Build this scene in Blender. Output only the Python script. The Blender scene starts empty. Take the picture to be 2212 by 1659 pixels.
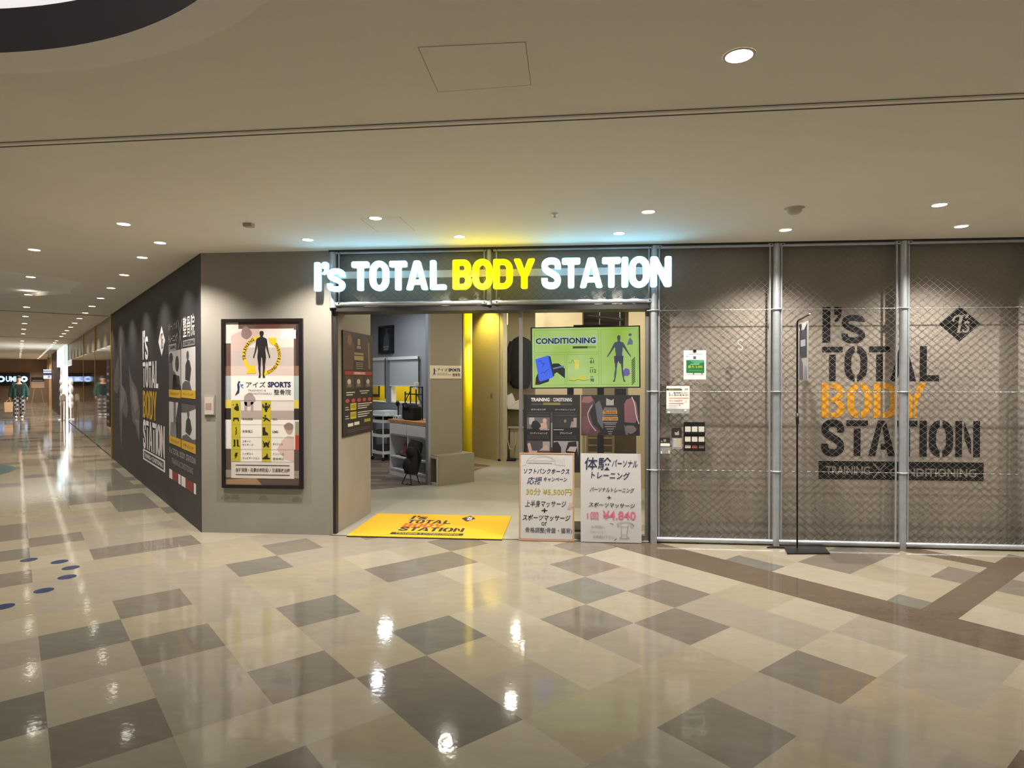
import bpy, bmesh, math, random
from math import sin, cos, pi, radians
from mathutils import Vector, Matrix
from mathutils.geometry import tessellate_polygon

SC = bpy.context.scene
COL = SC.collection
random.seed(7)

# ------------------------------------------------------------------ camera, world, exposure
# axes: X along the shop front (0 at the corner of the grey pier), Y into the shop, Z up, metres
cam_d = bpy.data.cameras.new('camera')
cam_d.sensor_width = 36.0
cam_d.lens = 21.90
cam_d.clip_start = 0.05
cam_d.clip_end = 300
cam = bpy.data.objects.new('camera', cam_d)
COL.objects.link(cam)
cam.location = (3.8036, -6.1808, 1.6)
cam.rotation_euler = (radians(90 - 0.456), 0, radians(5.092))
SC.camera = cam

W = bpy.data.worlds.new('world')
SC.world = W
W.use_nodes = True
W.node_tree.nodes['Background'].inputs['Color'].default_value = (1.0, 0.97, 0.92, 1)
W.node_tree.nodes['Background'].inputs['Strength'].default_value = 0.36

SC.view_settings.view_transform = 'Standard'
SC.view_settings.look = 'None'
SC.view_settings.gamma = 1.0
SC.view_settings.use_curve_mapping = False
SC.view_settings.exposure = 0.0
SPOT_W = 108.0            # every mall downlight
SPOT_COL = (1.0, 0.94, 0.86)
H = 2.91                 # ceiling height
TILE = 0.43604

# ------------------------------------------------------------------ helpers
def lin(h):
    h = h.lstrip('#')
    r = [int(h[i:i + 2], 16) / 255 for i in (0, 2, 4)]
    return tuple(c / 12.92 if c <= 0.04045 else ((c + 0.055) / 1.055) ** 2.4 for c in r)

_mats = {}
def mat(key, col, rough=0.6, metal=0.0, var=0.06, scale=6.0, bump=0.0, bscale=60.0, spec=0.5, emit=None, es=0.0, trans=0.0, alpha=1.0):
    if key in _mats:
        return _mats[key]
    if isinstance(col, str):
        col = lin(col)
    m = bpy.data.materials.new(key)
    m.use_nodes = True
    nt = m.node_tree
    b = nt.nodes['Principled BSDF']
    b.inputs['Roughness'].default_value = rough
    b.inputs['Metallic'].default_value = metal
    b.inputs['Specular IOR Level'].default_value = spec
    b.inputs['Transmission Weight'].default_value = trans
    b.inputs['Alpha'].default_value = alpha
    tc = nt.nodes.new('ShaderNodeTexCoord')
    if var > 0:
        n = nt.nodes.new('ShaderNodeTexNoise')
        n.inputs['Scale'].default_value = scale
        n.inputs['Detail'].default_value = 4
        r = nt.nodes.new('ShaderNodeValToRGB')
        r.color_ramp.elements[0].position = 0.3
        r.color_ramp.elements[1].position = 0.7
        r.color_ramp.elements[0].color = tuple(c * (1 - var) for c in col) + (1,)
        r.color_ramp.elements[1].color = tuple(min(1, c * (1 + var)) for c in col) + (1,)
        nt.links.new(tc.outputs['Object'], n.inputs['Vector'])
        nt.links.new(n.outputs['Fac'], r.inputs['Fac'])
        nt.links.new(r.outputs['Color'], b.inputs['Base Color'])
    else:
        b.inputs['Base Color'].default_value = tuple(col) + (1,)
    if bump > 0:
        n2 = nt.nodes.new('ShaderNodeTexNoise')
        n2.inputs['Scale'].default_value = bscale
        n2.inputs['Detail'].default_value = 3
        bp = nt.nodes.new('ShaderNodeBump')
        bp.inputs['Strength'].default_value = bump
        bp.inputs['Distance'].default_value = 0.01
        nt.links.new(tc.outputs['Object'], n2.inputs['Vector'])
        nt.links.new(n2.outputs['Fac'], bp.inputs['Height'])
        nt.links.new(bp.outputs['Normal'], b.inputs['Normal'])
    if emit is not None:
        if isinstance(emit, str):
            emit = lin(emit)
        b.inputs['Emission Color'].default_value = tuple(emit) + (1,)
        b.inputs['Emission Strength'].default_value = es
    _mats[key] = m
    return m

def pr(h):                       # a printed or painted flat colour
    if h.startswith('e'):        # a pixel area of a lit screen
        return mat('screen_' + h[2:], '#101010', 0.3, 0, 0, emit=h[1:], es=1.0)
    return mat('print_' + h[1:], h, 0.55, 0, 0.03, 3.0)

class MB:
    """collects shapes, then links them as ONE mesh object"""
    def __init__(s, M=None):
        s.v = []; s.f = []; s.mi = []; s.mats = []; s.M = M or Matrix.Identity(4); s.sm = []
    def slot(s, m):
        if m not in s.mats:
            s.mats.append(m)
        return s.mats.index(m)
    def add(s, vs, fs, m, smooth=False):
        o = len(s.v); k = s.slot(m)
        s.v += [s.M @ Vector(p) for p in vs]
        for f in fs:
            s.f.append([i + o for i in f]); s.mi.append(k); s.sm.append(smooth)
        return s
    def box(s, x0, x1, y0, y1, z0, z1, m):
        v = [(x, y, z) for z in (z0, z1) for y in (y0, y1) for x in (x0, x1)]
        return s.add(v, [(0, 2, 3, 1), (4, 5, 7, 6), (0, 1, 5, 4), (2, 6, 7, 3), (0, 4, 6, 2), (1, 3, 7, 5)], m)
    def rbox(s, x0, x1, y0, y1, z0, z1, m, r=0.004, seg=2):
        bm = bmesh.new()
        bmesh.ops.create_cube(bm, size=1)
        for v in bm.verts:
            v.co = Vector(((x0 + x1) / 2 + v.co.x * (x1 - x0), (y0 + y1) / 2 + v.co.y * (y1 - y0), (z0 + z1) / 2 + v.co.z * (z1 - z0)))
        bmesh.ops.bevel(bm, geom=bm.edges[:], offset=r, segments=seg, profile=0.7, affect='EDGES')
        bm.verts.ensure_lookup_table()
        s.add([v.co.copy() for v in bm.verts], [[v.index for v in f.verts] for f in bm.faces], m, False)
        bm.free()
        return s
    def tube(s, pts, r, m, n=8, caps=True, closed=False):
        pts = [Vector(p) for p in pts]
        rs = r if isinstance(r, (list, tuple)) else [r] * len(pts)
        vs = []; fs = []
        N = len(pts)
        up = None
        for i, p in enumerate(pts):
            if closed:
                d = pts[(i + 1) % N] - pts[i - 1]
            else:
                d = pts[min(i + 1, N - 1)] - pts[max(i - 1, 0)]
            if d.length < 1e-9:
                d = Vector((0, 0, 1))
            d.normalize()
            if up is None:
                up = d.orthogonal().normalized()
            else:
                up = (up - d * up.dot(d))
                if up.length < 1e-6:
                    up = d.orthogonal()
                up.normalize()
            b = d.cross(up)
            for k in range(n):
                a = 2 * pi * k / n
                vs.append(p + (up * cos(a) + b * sin(a)) * rs[i])
        for i in range(N if closed else N - 1):
            j = (i + 1) % N
            for k in range(n):
                l = (k + 1) % n
                fs.append((i * n + k, i * n + l, j * n + l, j * n + k))
        s.add(vs, fs, m, True)
        if caps and not closed:
            s.add(vs[:n], [list(range(n))[::-1]], m)
            s.add(vs[-n:], [list(range(n))], m)
        return s
    def lathe(s, prof, m, c=(0, 0, 0), n=24):
        vs = []; fs = []
        for (r, z) in prof:
            for k in range(n):
                a = 2 * pi * k / n
                vs.append((c[0] + r * cos(a), c[1] + r * sin(a), c[2] + z))
        for i in range(len(prof) - 1):
            for k in range(n):
                l = (k + 1) % n
                fs.append((i * n + k, i * n + l, (i + 1) * n + l, (i + 1) * n + k))
        return s.add(vs, fs, m, True)
    def prism(s, poly, z0, z1, m):
        n = len(poly)
        t = tessellate_polygon([[Vector((p[0], p[1], 0)) for p in poly]])
        vs = [(p[0], p[1], z0) for p in poly] + [(p[0], p[1], z1) for p in poly]
        fs = [tuple(a for a in tri) for tri in t] + [tuple(a + n for a in tri[::-1]) for tri in t]
        for i in range(n):
            j = (i + 1) % n
            fs.append((i, j, j + n, i + n))
        return s.add(vs, fs, m)
    def ell(s, c, r, m, n=14, k=8):
        vs = []; fs = []
        for i in range(k + 1):
            th = pi * i / k
            for j in range(n):
                ph = 2 * pi * j / n
                vs.append((c[0] + r[0] * sin(th) * cos(ph), c[1] + r[1] * sin(th) * sin(ph), c[2] + r[2] * cos(th)))
        for i in range(k):
            for j in range(n):
                l = (j + 1) % n
                fs.append((i * n + j, (i + 1) * n + j, (i + 1) * n + l, i * n + l))
        return s.add(vs, fs, m, True)
    def build(s, name, parent=None, label=None, loc=None):
        me = bpy.data.meshes.new(name)
        off = Vector(loc) if loc else Vector((0, 0, 0))
        me.from_pydata([tuple(v - off) for v in s.v], [], s.f)
        for m in s.mats:
            me.materials.append(m)
        for p, k, sm in zip(me.polygons, s.mi, s.sm):
            p.material_index = k
            p.use_smooth = sm
        bm = bmesh.new(); bm.from_mesh(me)
        bmesh.ops.recalc_face_normals(bm, faces=bm.faces[:])
        bm.to_mesh(me); bm.free()
        me.update()
        o = bpy.data.objects.new(name, me)
        COL.objects.link(o)
        if parent is not None:
            o.parent = parent
            o.location = off - ORG.get(parent.name, Vector((0, 0, 0)))
            ORG[o.name] = off
        else:
            o.location = off
            ORG[o.name] = off
        if label:
            o['label'] = label
        return o

ORG = {}                       # world position of each root
def thing(name, label, cat, loc=(0, 0, 0), group=None):
    o = bpy.data.objects.new(name, None)
    o.empty_display_size = 0.1
    COL.objects.link(o)
    o.location = loc
    ORG[o.name] = Vector(loc)
    return tag(o, label, cat, group)
def tag(o, label, cat, group=None):
    o['label'] = label; o['category'] = cat
    if group:
        o['group'] = group
    return o
def part(mb, name, parent, label=None):
    # geometry is given in world metres; the part keeps the parent's origin
    return mb.build(name, parent, label, ORG[parent.name])
def struct(o, label=None):
    o['kind'] = 'structure'
    if label:
        o['label'] = label
    return o

# ---- text (built-in font) as 2-D triangles
_tc = {}
def text2d(body, bold=0.0):
    if any(0x3400 <= ord(c_) < 0xA000 for c_ in body): bold = min(bold, .006)
    elif any(0x3040 <= ord(c_) < 0x3100 for c_ in body): bold = min(bold, .014)
    k = (body, bold)
    if k in _tc:
        return _tc[k]
    c = bpy.data.curves.new('tmp_text', 'FONT')
    c.body = body; c.size = 1; c.resolution_u = 2; c.offset = bold; c.fill_mode = 'FRONT'
    o = bpy.data.objects.new('tmp_text', c)
    COL.objects.link(o)
    dg = bpy.context.evaluated_depsgraph_get()
    m = o.evaluated_get(dg).to_mesh()
    vs = [(v.co.x, v.co.y) for v in m.vertices]
    fs = [list(p.vertices) for p in m.polygons]
    o.evaluated_get(dg).to_mesh_clear()
    bpy.data.objects.remove(o); bpy.data.curves.remove(c)
    xs = [v[0] for v in vs] or [0, 1]; ys = [v[1] for v in vs] or [0, 1]
    _tc[k] = (vs, fs, min(xs), max(xs), min(ys), max(ys))
    return _tc[k]

# ---- the condensed display lettering: list of (outer, [holes]) on a cap height of 1
def arc(cx, cy, rx, ry, a0, a1, n=10):
    return [(cx + rx * cos(radians(a0 + (a1 - a0) * i / n)), cy + ry * sin(radians(a0 + (a1 - a0) * i / n))) for i in range(n + 1)]
def rrect_pts(x0, y0, x1, y1, rx, ry, n=8):
    return (arc(x1 - rx, y1 - ry, rx, ry, 0, 90, n) + arc(x0 + rx, y1 - ry, rx, ry, 90, 180, n)
            + arc(x0 + rx, y0 + ry, rx, ry, 180, 270, n) + arc(x1 - rx, y0 + ry, rx, ry, 270, 360, n))
def ribbon(pts, w):
    # smooth centre line -> outline
    P = []
    n = len(pts)
    for i in range(n - 1):
        p0 = pts[max(i - 1, 0)]; p1 = pts[i]; p2 = pts[i + 1]; p3 = pts[min(i + 2, n - 1)]
        for k in range(5):
            t = k / 5
            P.append(tuple(0.5 * (2 * p1[j] + (p2[j] - p0[j]) * t + (2 * p0[j] - 5 * p1[j] + 4 * p2[j] - p3[j]) * t * t + (3 * p1[j] - p0[j] - 3 * p2[j] + p3[j]) * t ** 3) for j in (0, 1)))
    P.append(pts[-1])
    L = []; R = []
    for i, p in enumerate(P):
        a = P[max(i - 1, 0)]; b = P[min(i + 1, len(P) - 1)]
        dx, dy = b[0] - a[0], b[1] - a[1]
        l = math.hypot(dx, dy) or 1
        L.append((p[0] - dy / l * w / 2, p[1] + dx / l * w / 2)); R.append((p[0] + dy / l * w / 2, p[1] - dx / l * w / 2))
    return L + R[::-1]
_S = [(.565, .655), (.565, .75), (.53, .86), (.44, .91), (.335, .92), (.22, .905), (.13, .84), (.105, .745), (.14, .64), (.24, .56), (.34, .505), (.45, .44), (.535, .36), (.565, .26), (.53, .15), (.44, .09), (.335, .08), (.22, .095), (.13, .15), (.10, .24), (.10, .335)]
def glyph(ch, st):
    R = lambda a, b, c, d: ([(a, b), (c, b), (c, d), (a, d)], [])
    if ch == 'I': return .21, [R(0, 0, .21, 1)]
    if ch == 'T':
        if st: return .63, [R(0, .84, .63, 1), R(.215, 0, .415, .765)]
        return .63, [([(.215, 0), (.415, 0), (.415, .8), (.63, .8), (.63, 1), (0, 1), (0, .8), (.215, .8)], [])]
    if ch == 'O':
        o = rrect_pts(0, -.015, .69, 1.015, .335, .36); i = rrect_pts(.205, .17, .485, .83, .138, .22)
        if not st: return .69, [(o, [i[::-1]])]
        n = len(o) // 4
        rt = o[3 * n:] + o[:n]; ri = i[3 * n:] + i[:n]
        lf = o[n:3 * n]; li = i[n:3 * n]
        sq = lambda q, lo, hi: [(min(max(x, lo), hi), y) for x, y in q]
        return .69, [(sq(rt, .385, 1), []) if False else (sq(rt + ri[::-1], .385, 1), []), (sq(lf + li[::-1], 0, .305), [])]
    if ch == 'A':
        o = [(0, 0), (.205, 0), (.25, .19), (.53, .19), (.575, 0), (.78, 0), (.50, 1), (.28, 1)]
        h = [(.29, .345), (.49, .345), (.39, .76)]
        if st: return .78, [([(0, 0), (.205, 0), (.385, .80), (.50, 1), (.28, 1)], []), ([(.41, .80), (.49, .345), (.36, .345), (.36, .19), (.53, .19), (.575, 0), (.78, 0), (.52, .93)], [])]
        return .78, [(o, [h[::-1]])]
    if ch == 'L': return .58, [([(0, 0), (.58, 0), (.58, .165), (.21, .165), (.21, 1), (0, 1)], [])]
    if ch == 'B':
        bowls = arc(.40, .27, .26, .27, -90, 70, 9) + arc(.40, .74, .235, .26, -70, 90, 9)
        if st:
            b2 = [(.27, 0)] + arc(.40, .27, .27, .27, -90, 75, 9) + arc(.40, .74, .245, .26, -75, 90, 9) + [(.27, 1), (.27, .85)] + arc(.36, .72, .085, .125, 90, -90, 6) + [(.27, .56), (.27, .44)] + arc(.37, .29, .09, .14, 90, -90, 6) + [(.27, .15)]
            return .68, [R(0, 0, .205, 1), (b2, [])]
        return .66, [([(0, 0)] + bowls + [(0, 1)], [([(.205, .17)] + arc(.36, .30, .09, .13, -90, 90, 6) + [(.205, .43)])[::-1], ([(.205, .58)] + arc(.345, .71, .085, .12, -90, 90, 6) + [(.205, .83)])[::-1]])]
    if ch == 'D':
        if st:
            return .69, [R(0, 0, .205, 1), ([(.27, 0)] + arc(.36, .34, .33, .34, -90, 0, 8) + arc(.36, .66, .33, .34, 0, 90, 8) + [(.27, 1), (.27, .84)] + arc(.345, .66, .13, .18, 90, 0, 6) + arc(.345, .34, .13, .18, 0, -90, 6) + [(.27, .16)], [])]
        return .67, [([(0, 0)] + arc(.34, .34, .33, .34, -90, 0, 8) + arc(.34, .66, .33, .34, 0, 90, 8) + [(0, 1)], [([(.205, .17)] + arc(.33, .34, .135, .17, -90, 0, 6) + arc(.33, .66, .135, .17, 0, 90, 6) + [(.205, .83)])[::-1]])]
    if ch == 'Y':
        if st: return .74, [([(0, 1), (.22, 1), (.35, .60), (.35, 0), (.255, 0), (.255, .40)], []), ([(.39, 0), (.475, 0), (.475, .40), (.74, 1), (.52, 1), (.39, .60)], [])]
        return .74, [([(0, 1), (.225, 1), (.37, .62), (.515, 1), (.74, 1), (.475, .40), (.475, 0), (.265, 0), (.265, .40)], [])]
    if ch == 'S': return .67, [(ribbon(_S, .205), [])]
    if ch == 's': return .56, [(ribbon([(.035 + (x - .1) * .98, y * .75 + .0) for x, y in _S], .165), [])]
    if ch == "'": return .2, [([(0, .78), (0, 1), (.2, 1), (.2, .82), (.17, .70), (.10, .61), (.02, .565), (0, .62), (.06, .67), (.09, .73), (.09, .78)], [])]
    if ch == 'N':
        if st: return .70, [R(0, 0, .19, 1), R(.51, 0, .70, 1), ([(.255, .97), (.445, .48), (.445, .05), (.255, .52)], [])]
        return .70, [([(0, 0), (.205, 0), (.205, .56), (.49, 0), (.70, 0), (.70, 1), (.495, 1), (.495, .44), (.21, 1), (0, 1)], [])]
    return .3, []
def word(s, st, gap=.06):
    out = []; x = 0
    kern = {'TA': -.05, 'AT': -.05, 'TO': -.0, 'OT': -.0, 'AL': .05, "I'": .05, "'s": -.0}
    for k, ch in enumerate(s):
        w, polys = glyph(ch, st)
        out.append((ch, x, w, polys))
        nx = s[k + 1] if k + 1 < len(s) else ''
        x += w + gap + kern.get(ch + nx, 0)
    return out, x - gap

class Flat:
    """a printed sheet: origin O, axes U (right) and V (up), N towards the viewer; drawing units mapped by (x0,y0)->(0,0)"""
    def __init__(s, O, U, V, x0=0, y0=0, sx=1, sy=1, eps=0.0007):
        s.O = Vector(O); s.U = Vector(U).normalized(); s.V = Vector(V).normalized(); s.N = s.U.cross(s.V)
        s.x0, s.y0, s.sx, s.sy, s.eps = x0, y0, sx, sy, eps
        s.mb = MB(); s.L = 0
    def P(s, x, y, k):
        return s.O + s.U * ((x - s.x0) * s.sx) + s.V * ((y - s.y0) * s.sy) + s.N * (s.eps * (k + 1))
    def tri(s, vs, fs, c, k):
        s.mb.add([s.P(x, y, k) for x, y in vs], fs, pr(c) if isinstance(c, str) else c)
        return s
    def poly(s, pts, c, k=1, holes=()):
        loops = [pts] + list(holes)
        t = tessellate_polygon([[Vector((p[0], p[1], 0)) for p in l] for l in loops])
        return s.tri([p for l in loops for p in l], [list(q) for q in t], c, k)
    def rect(s, x0, y0, x1, y1, c, k=1):
        return s.tri([(x0, y0), (x1, y0), (x1, y1), (x0, y1)], [(0, 1, 2, 3)], c, k)
    def disc(s, cx, cy, rx, ry, c, k=1, n=20):
        return s.tri([(cx + rx * cos(2 * pi * i / n), cy + ry * sin(2 * pi * i / n)) for i in range(n)], [list(range(n))], c, k)
    def line(s, pts, w, c, k=2):
        for a, b in zip(pts[:-1], pts[1:]):
            dx, dy = b[0] - a[0], b[1] - a[1]; l = math.hypot(dx, dy) or 1
            nx, ny = -dy / l * w / 2, dx / l * w / 2
            s.tri([(a[0] + nx, a[1] + ny), (a[0] - nx, a[1] - ny), (b[0] - nx, b[1] - ny), (b[0] + nx, b[1] + ny)], [(0, 1, 2, 3)], c, k)
        return s
    def text(s, body, x0, y0, x1, y1, c, k=3, bold=0.0, shear=0.0, rot=0.0):
        vs, fs, ax, bx, ay, by = text2d(body, bold)
        cx, cy = (x0 + x1) / 2, (y0 + y1) / 2
        o = []
        for x, y in vs:
            u = (x - ax) / (bx - ax or 1); v = (y - ay) / (by - ay or 1)
            px = x0 + u * (x1 - x0) + shear * (v - .5) * (y1 - y0); py = y0 + v * (y1 - y0)
            if rot:
                dx, dy = px - cx, py - cy
                px, py = cx + dx * cos(rot) - dy * sin(rot), cy + dx * sin(rot) + dy * cos(rot)
            o.append((px, py))
        return s.tri(o, fs, c, k)
    def word(s, body, x0, y0, x1, y1, c, k=3, st=True, gap=.06):
        gl, wd = word(body, st, gap)
        fx = (x1 - x0) / wd; fy = y1 - y0
        for ch, x, w, polys in gl:
            for o, hs in polys:
                s.poly([(x0 + (x + p[0]) * fx, y0 + p[1] * fy) for p in o], c, k, [[(x0 + (x + p[0]) * fx, y0 + p[1] * fy) for p in h] for h in hs])
        return s
    def done(s, name, parent, label=None):
        o = part(s.mb, name, parent, label)
        s.mb = MB()
        return o

def figure_pts(cx, y0, h, wide=1.0, arms='down'):
    """outline of a standing human figure"""
    if arms == 'down':
        half = [(.0, 1.0), (.035, .995), (.05, .965), (.048, .93), (.03, .895), (.032, .87), (.075, .855), (.115, .835), (.13, .79), (.14, .70), (.155, .60), (.175, .52), (.195, .47), (.20, .43), (.185, .41), (.175, .43), (.165, .48), (.14, .54), (.115, .62), (.10, .70), (.095, .66), (.085, .58), (.095, .50), (.10, .43), (.085, .32), (.075, .27), (.078, .20), (.055, .07), (.075, .02), (.075, .0), (.025, .0), (.025, .06), (.03, .19), (.022, .28), (.012, .42), (.0, .45)]
    else:
        half = [(.0, 1.0), (.035, .99), (.048, .955), (.042, .915), (.03, .88), (.04, .86), (.11, .845), (.15, .80), (.20, .72), (.26, .63), (.31, .57), (.33, .53), (.315, .53), (.27, .57), (.20, .645), (.13, .725), (.105, .745), (.10, .66), (.085, .60), (.10, .53), (.10, .47), (.115, .34), (.105, .28), (.13, .18), (.135, .06), (.17, .01), (.165, -.005), (.12, .0), (.105, .05), (.075, .17), (.065, .28), (.03, .44), (.0, .47)]
    R = [(cx + x * h * wide, y0 + y * h) for x, y in half]
    Lh = [(cx - x * h * wide, y0 + y * h) for x, y in half[::-1]]
    return R + Lh[1:-1]

# ------------------------------------------------------------------ materials
def tile_mat(key, hexc, var, vein=0.05):
    m = bpy.data.materials.new(key); m.use_nodes = True
    nt = m.node_tree; b = nt.nodes['Principled BSDF']
    tc = nt.nodes.new('ShaderNodeTexCoord')
    n = nt.nodes.new('ShaderNodeTexNoise'); n.inputs['Scale'].default_value = 5; n.inputs['Detail'].default_value = 8; n.inputs['Roughness'].default_value = .65
    mp = nt.nodes.new('ShaderNodeMapping'); mp.inputs['Scale'].default_value = (1, 2.6, 1); mp.inputs['Rotation'].default_value = (0, 0, radians(-46))
    r = nt.nodes.new('ShaderNodeValToRGB'); c = lin(hexc)
    r.color_ramp.elements[0].position = .3; r.color_ramp.elements[1].position = .72
    r.color_ramp.elements[0].color = tuple(x * (1 - var) for x in c) + (1,)
    r.color_ramp.elements[1].color = tuple(x * (1 + var) for x in c) + (1,)
    nt.links.new(tc.outputs['Object'], mp.inputs['Vector']); nt.links.new(mp.outputs['Vector'], n.inputs['Vector'])
    nt.links.new(n.outputs['Fac'], r.inputs['Fac']); nt.links.new(r.outputs['Color'], b.inputs['Base Color'])
    b.inputs['Roughness'].default_value = .065
    b.inputs['Specular IOR Level'].default_value = .36
    n2 = nt.nodes.new('ShaderNodeTexNoise'); n2.inputs['Scale'].default_value = 22; n2.inputs['Detail'].default_value = 2
    bp = nt.nodes.new('ShaderNodeBump'); bp.inputs['Strength'].default_value = .04; bp.inputs['Distance'].default_value = .01
    nt.links.new(tc.outputs['Object'], n2.inputs['Vector']); nt.links.new(n2.outputs['Fac'], bp.inputs['Height']); nt.links.new(bp.outputs['Normal'], b.inputs['Normal'])
    return m
TL = [tile_mat('tile_beige', '#8b826f', .07), tile_mat('tile_greige', '#867e71', .07), tile_mat('tile_cream', '#928a79', .06)]
TD = [tile_mat('tile_dark', '#6b645a', .10), tile_mat('tile_olive', '#66625a', .10)]
TB = tile_mat('tile_brown', '#5a4e42', .10)
M_CEIL = mat('ceiling_paint', '#ece6d8', .85, 0, .02, 1.5)
M_RING = mat('ceiling_ring_lightened', '#f7f3ec', .85, 0, .02, 1.5)  # ring colour lightened to carry the glow of the light well
M_WALL = mat('grey_wall_paint', '#8f897f', .8, 0, .04, 3, .15, 180)
M_WALL2 = mat('fence_wall_board', '#998f83', .8, 0, .05, 2.5, .12, 160)
M_HEAD = mat('header_panel', '#a3a096', .8, 0, .06, 4)
M_BLACKW = mat('black_vinyl', '#2b2929', .55, 0, .10, 1.2)
M_STEEL = mat('galvanised_steel', '#b3b7bc', .34, .55, .08, 12)
M_WIRE = mat('fence_wire', '#8f8c88', .5, .6, .05, 10)
M_DKSTEEL = mat('dark_steel', '#3b3835', .45, .5, .06, 8)
M_BLACK = mat('black_plastic', '#151414', .4, 0, .05, 8)
M_BLKFAB = mat('black_fabric', '#1b1a1b', .9, 0, .15, 20, .3, 150)
M_WHITE = mat('white_lacquer', '#e3e3e0', .4, 0, .02, 5)
M_WHITEP = mat('white_paper', '#e8e4dc', .7, 0, .02, 5)
M_BOARD = mat('board_white', '#b9b6b4', .6, 0, .02, 5)
M_GREYW = mat('inner_grey_paint', '#8e9196', .85, 0, .03, 3)
M_BEIGEW = mat('inner_beige_paint', '#b5a98c', .85, 0, .03, 3)
M_YEL = mat('yellow_paint', '#f2d800', .45, 0, .03, 3)
M_YELM = mat('yellow_carpet', '#c9990f', .95, 0, .08, 60, .4, 300)
M_GOLD = mat('brass', '#c9a44c', .3, .9, .05, 10)
M_WOOD = mat('oak_worktop', '#c08a55', .5, 0, .15, 9)
M_BROWN = mat('brown_wall', '#8f7863', .7, 0, .08, 2)
M_SHOPF = mat('shop_vinyl_floor', '#9a9688', .28, 0, .10, 1.6)
M_GLASS = bpy.data.materials.new('clear_glass'); M_GLASS.use_nodes = True
nt = M_GLASS.node_tree; nt.nodes.remove(nt.nodes['Principled BSDF'])
_t = nt.nodes.new('ShaderNodeBsdfTransparent'); _g = nt.nodes.new('ShaderNodeBsdfGlossy'); _g.inputs['Roughness'].default_value = 0.0
_f = nt.nodes.new('ShaderNodeFresnel'); _q = nt.nodes.new('ShaderNodeNewGeometry'); _m = nt.nodes.new('ShaderNodeMapRange'); _m.inputs['To Min'].default_value = 1.5; _m.inputs['To Max'].default_value = 1 / 1.5; nt.links.new(_q.outputs['Backfacing'], _m.inputs['Value']); nt.links.new(_m.outputs[0], _f.inputs['IOR']); _x = nt.nodes.new('ShaderNodeMixShader')
nt.links.new(_f.outputs[0], _x.inputs[0]); nt.links.new(_t.outputs[0], _x.inputs[1]); nt.links.new(_g.outputs[0], _x.inputs[2]); nt.links.new(_x.outputs[0], nt.nodes['Material Output'].inputs[0])
M_LAMP = mat('lamp_glow', '#ffffff', .4, 0, 0, emit=(1, .93, .8), es=16.0)
M_TRIM = mat('downlight_trim', '#d9d2c4', .5, 0, .02, 9)

# ------------------------------------------------------------------ frames
TA = Vector((.6927, -.7212, 0)); TBv = Vector((.7212, .6927, 0)); T0 = Vector((3.9354, -1.7387, 0))
def tp(a, b, z=0):
    return T0 + TA * (a * TILE) + TBv * (b * TILE) + Vector((0, 0, z))
CD = Vector((-.6890, .7248, 0)); CN = Vector((.7248, .6890, 0))      # corridor direction, its normal into the shop
def cp(t, n=0, z=0):
    return CD * t + CN * n + Vector((0, 0, z))
CM = Matrix.Identity(4)
CM.col[0][:3] = CD; CM.col[1][:3] = CN; CM.col[2][:3] = (0, 0, 1)    # local (t, n, z) -> world

# ------------------------------------------------------------------ floor
dark = {(0, -1), (-1, 0), (-2, 1), (-3, 2), (0, 1), (1, 0), (-1, -3), (0, -4), (1, -4), (-1, -5), (-3, -4), (-4, -2), (-4, -1), (-5, 0), (-7, -3), (-6, -4), (-5, -6), (-4, -7), (-3, -6), (-1, -7),
        (-9, -6), (-9, -5), (3, -2), (3, 0), (1, -6), (-11, -7), (-15, -5), (-14, -5), (-13, -4), (-13, -8), (-16, -6), (-8, -8), (-19, -5), (-21, -5), (-18, -4), (-17, -6), (-7, -1)}
rnd = random.Random(5)
fl = MB()
for a in range(-112, 22):
    for b in range(-24, 22):
        c = tp(a + .5, b + .5)
        dx = c.dot(CD); nx = c.dot(CN)
        if nx > 1.0 and dx > 0: continue
        if c.x > -.3 and c.y > 1.0: continue
        if c.y < -14 or c.x > 16: continue
        r1 = rnd.random(); r2 = rnd.random()
        def cell(x0, y0, x1, y1, m):
            fl.add([tp(x0, y0), tp(x1, y0), tp(x1, y1), tp(x0, y1)], [(0, 1, 2, 3)], m)
        light = TL[0] if r2 < .45 else TL[1] if r2 < .75 else TL[2]
        if b == 3 and a >= -3:
            cell(a, b, a + 1, b + 1, TB); continue
        if b >= 4 and a >= -3 or a >= 5:
            for i in (0, .5):
                for j in (0, .5):
                    x, y = a + i, b + j; m = light
                    if b >= 4 and x == 3.5 and y < 9: m = TB
                    elif b >= 4 and 7.5 <= y < 8.0 and x < 3.5: m = TB
                    elif x == 5.5 and y < .5: m = TB
                    elif y < 0 and x == 6 : m = light
                    elif x == 3 and 6 <= y < 7: m = TD[0]
                    elif x == 3 and y == 4: m = TD[1]
                    elif 1 <= x < 2 and 5 <= y < 7.5: m = TD[0]
                    elif 0 <= x < 1 and y == 4: m = TD[1]
                    elif x >= 4 and 6 <= y < 7 and x < 6: m = TD[0]
                    elif x > 7 and r1 < .15: m = TD[0]
                    cell(x, y, x + .5, y + .5, m)
            continue
        known = -16 < a < 6 and b > -8
        if (a, b) in dark or (not known and r1 < (.33 if a < -20 else .20)):
            m = TD[0] if r2 < .7 else TD[1]
        else:
            m = light
        cell(a, b, a + 1, b + 1, m)
floor = struct(fl.build('floor'))
M_DOT = mat('navy_inlay', '#18284c', .2, 0, .03, 5)
M_TEAL = mat('teal_inlay', '#07484b', .25, 0, .05, 5)
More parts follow.
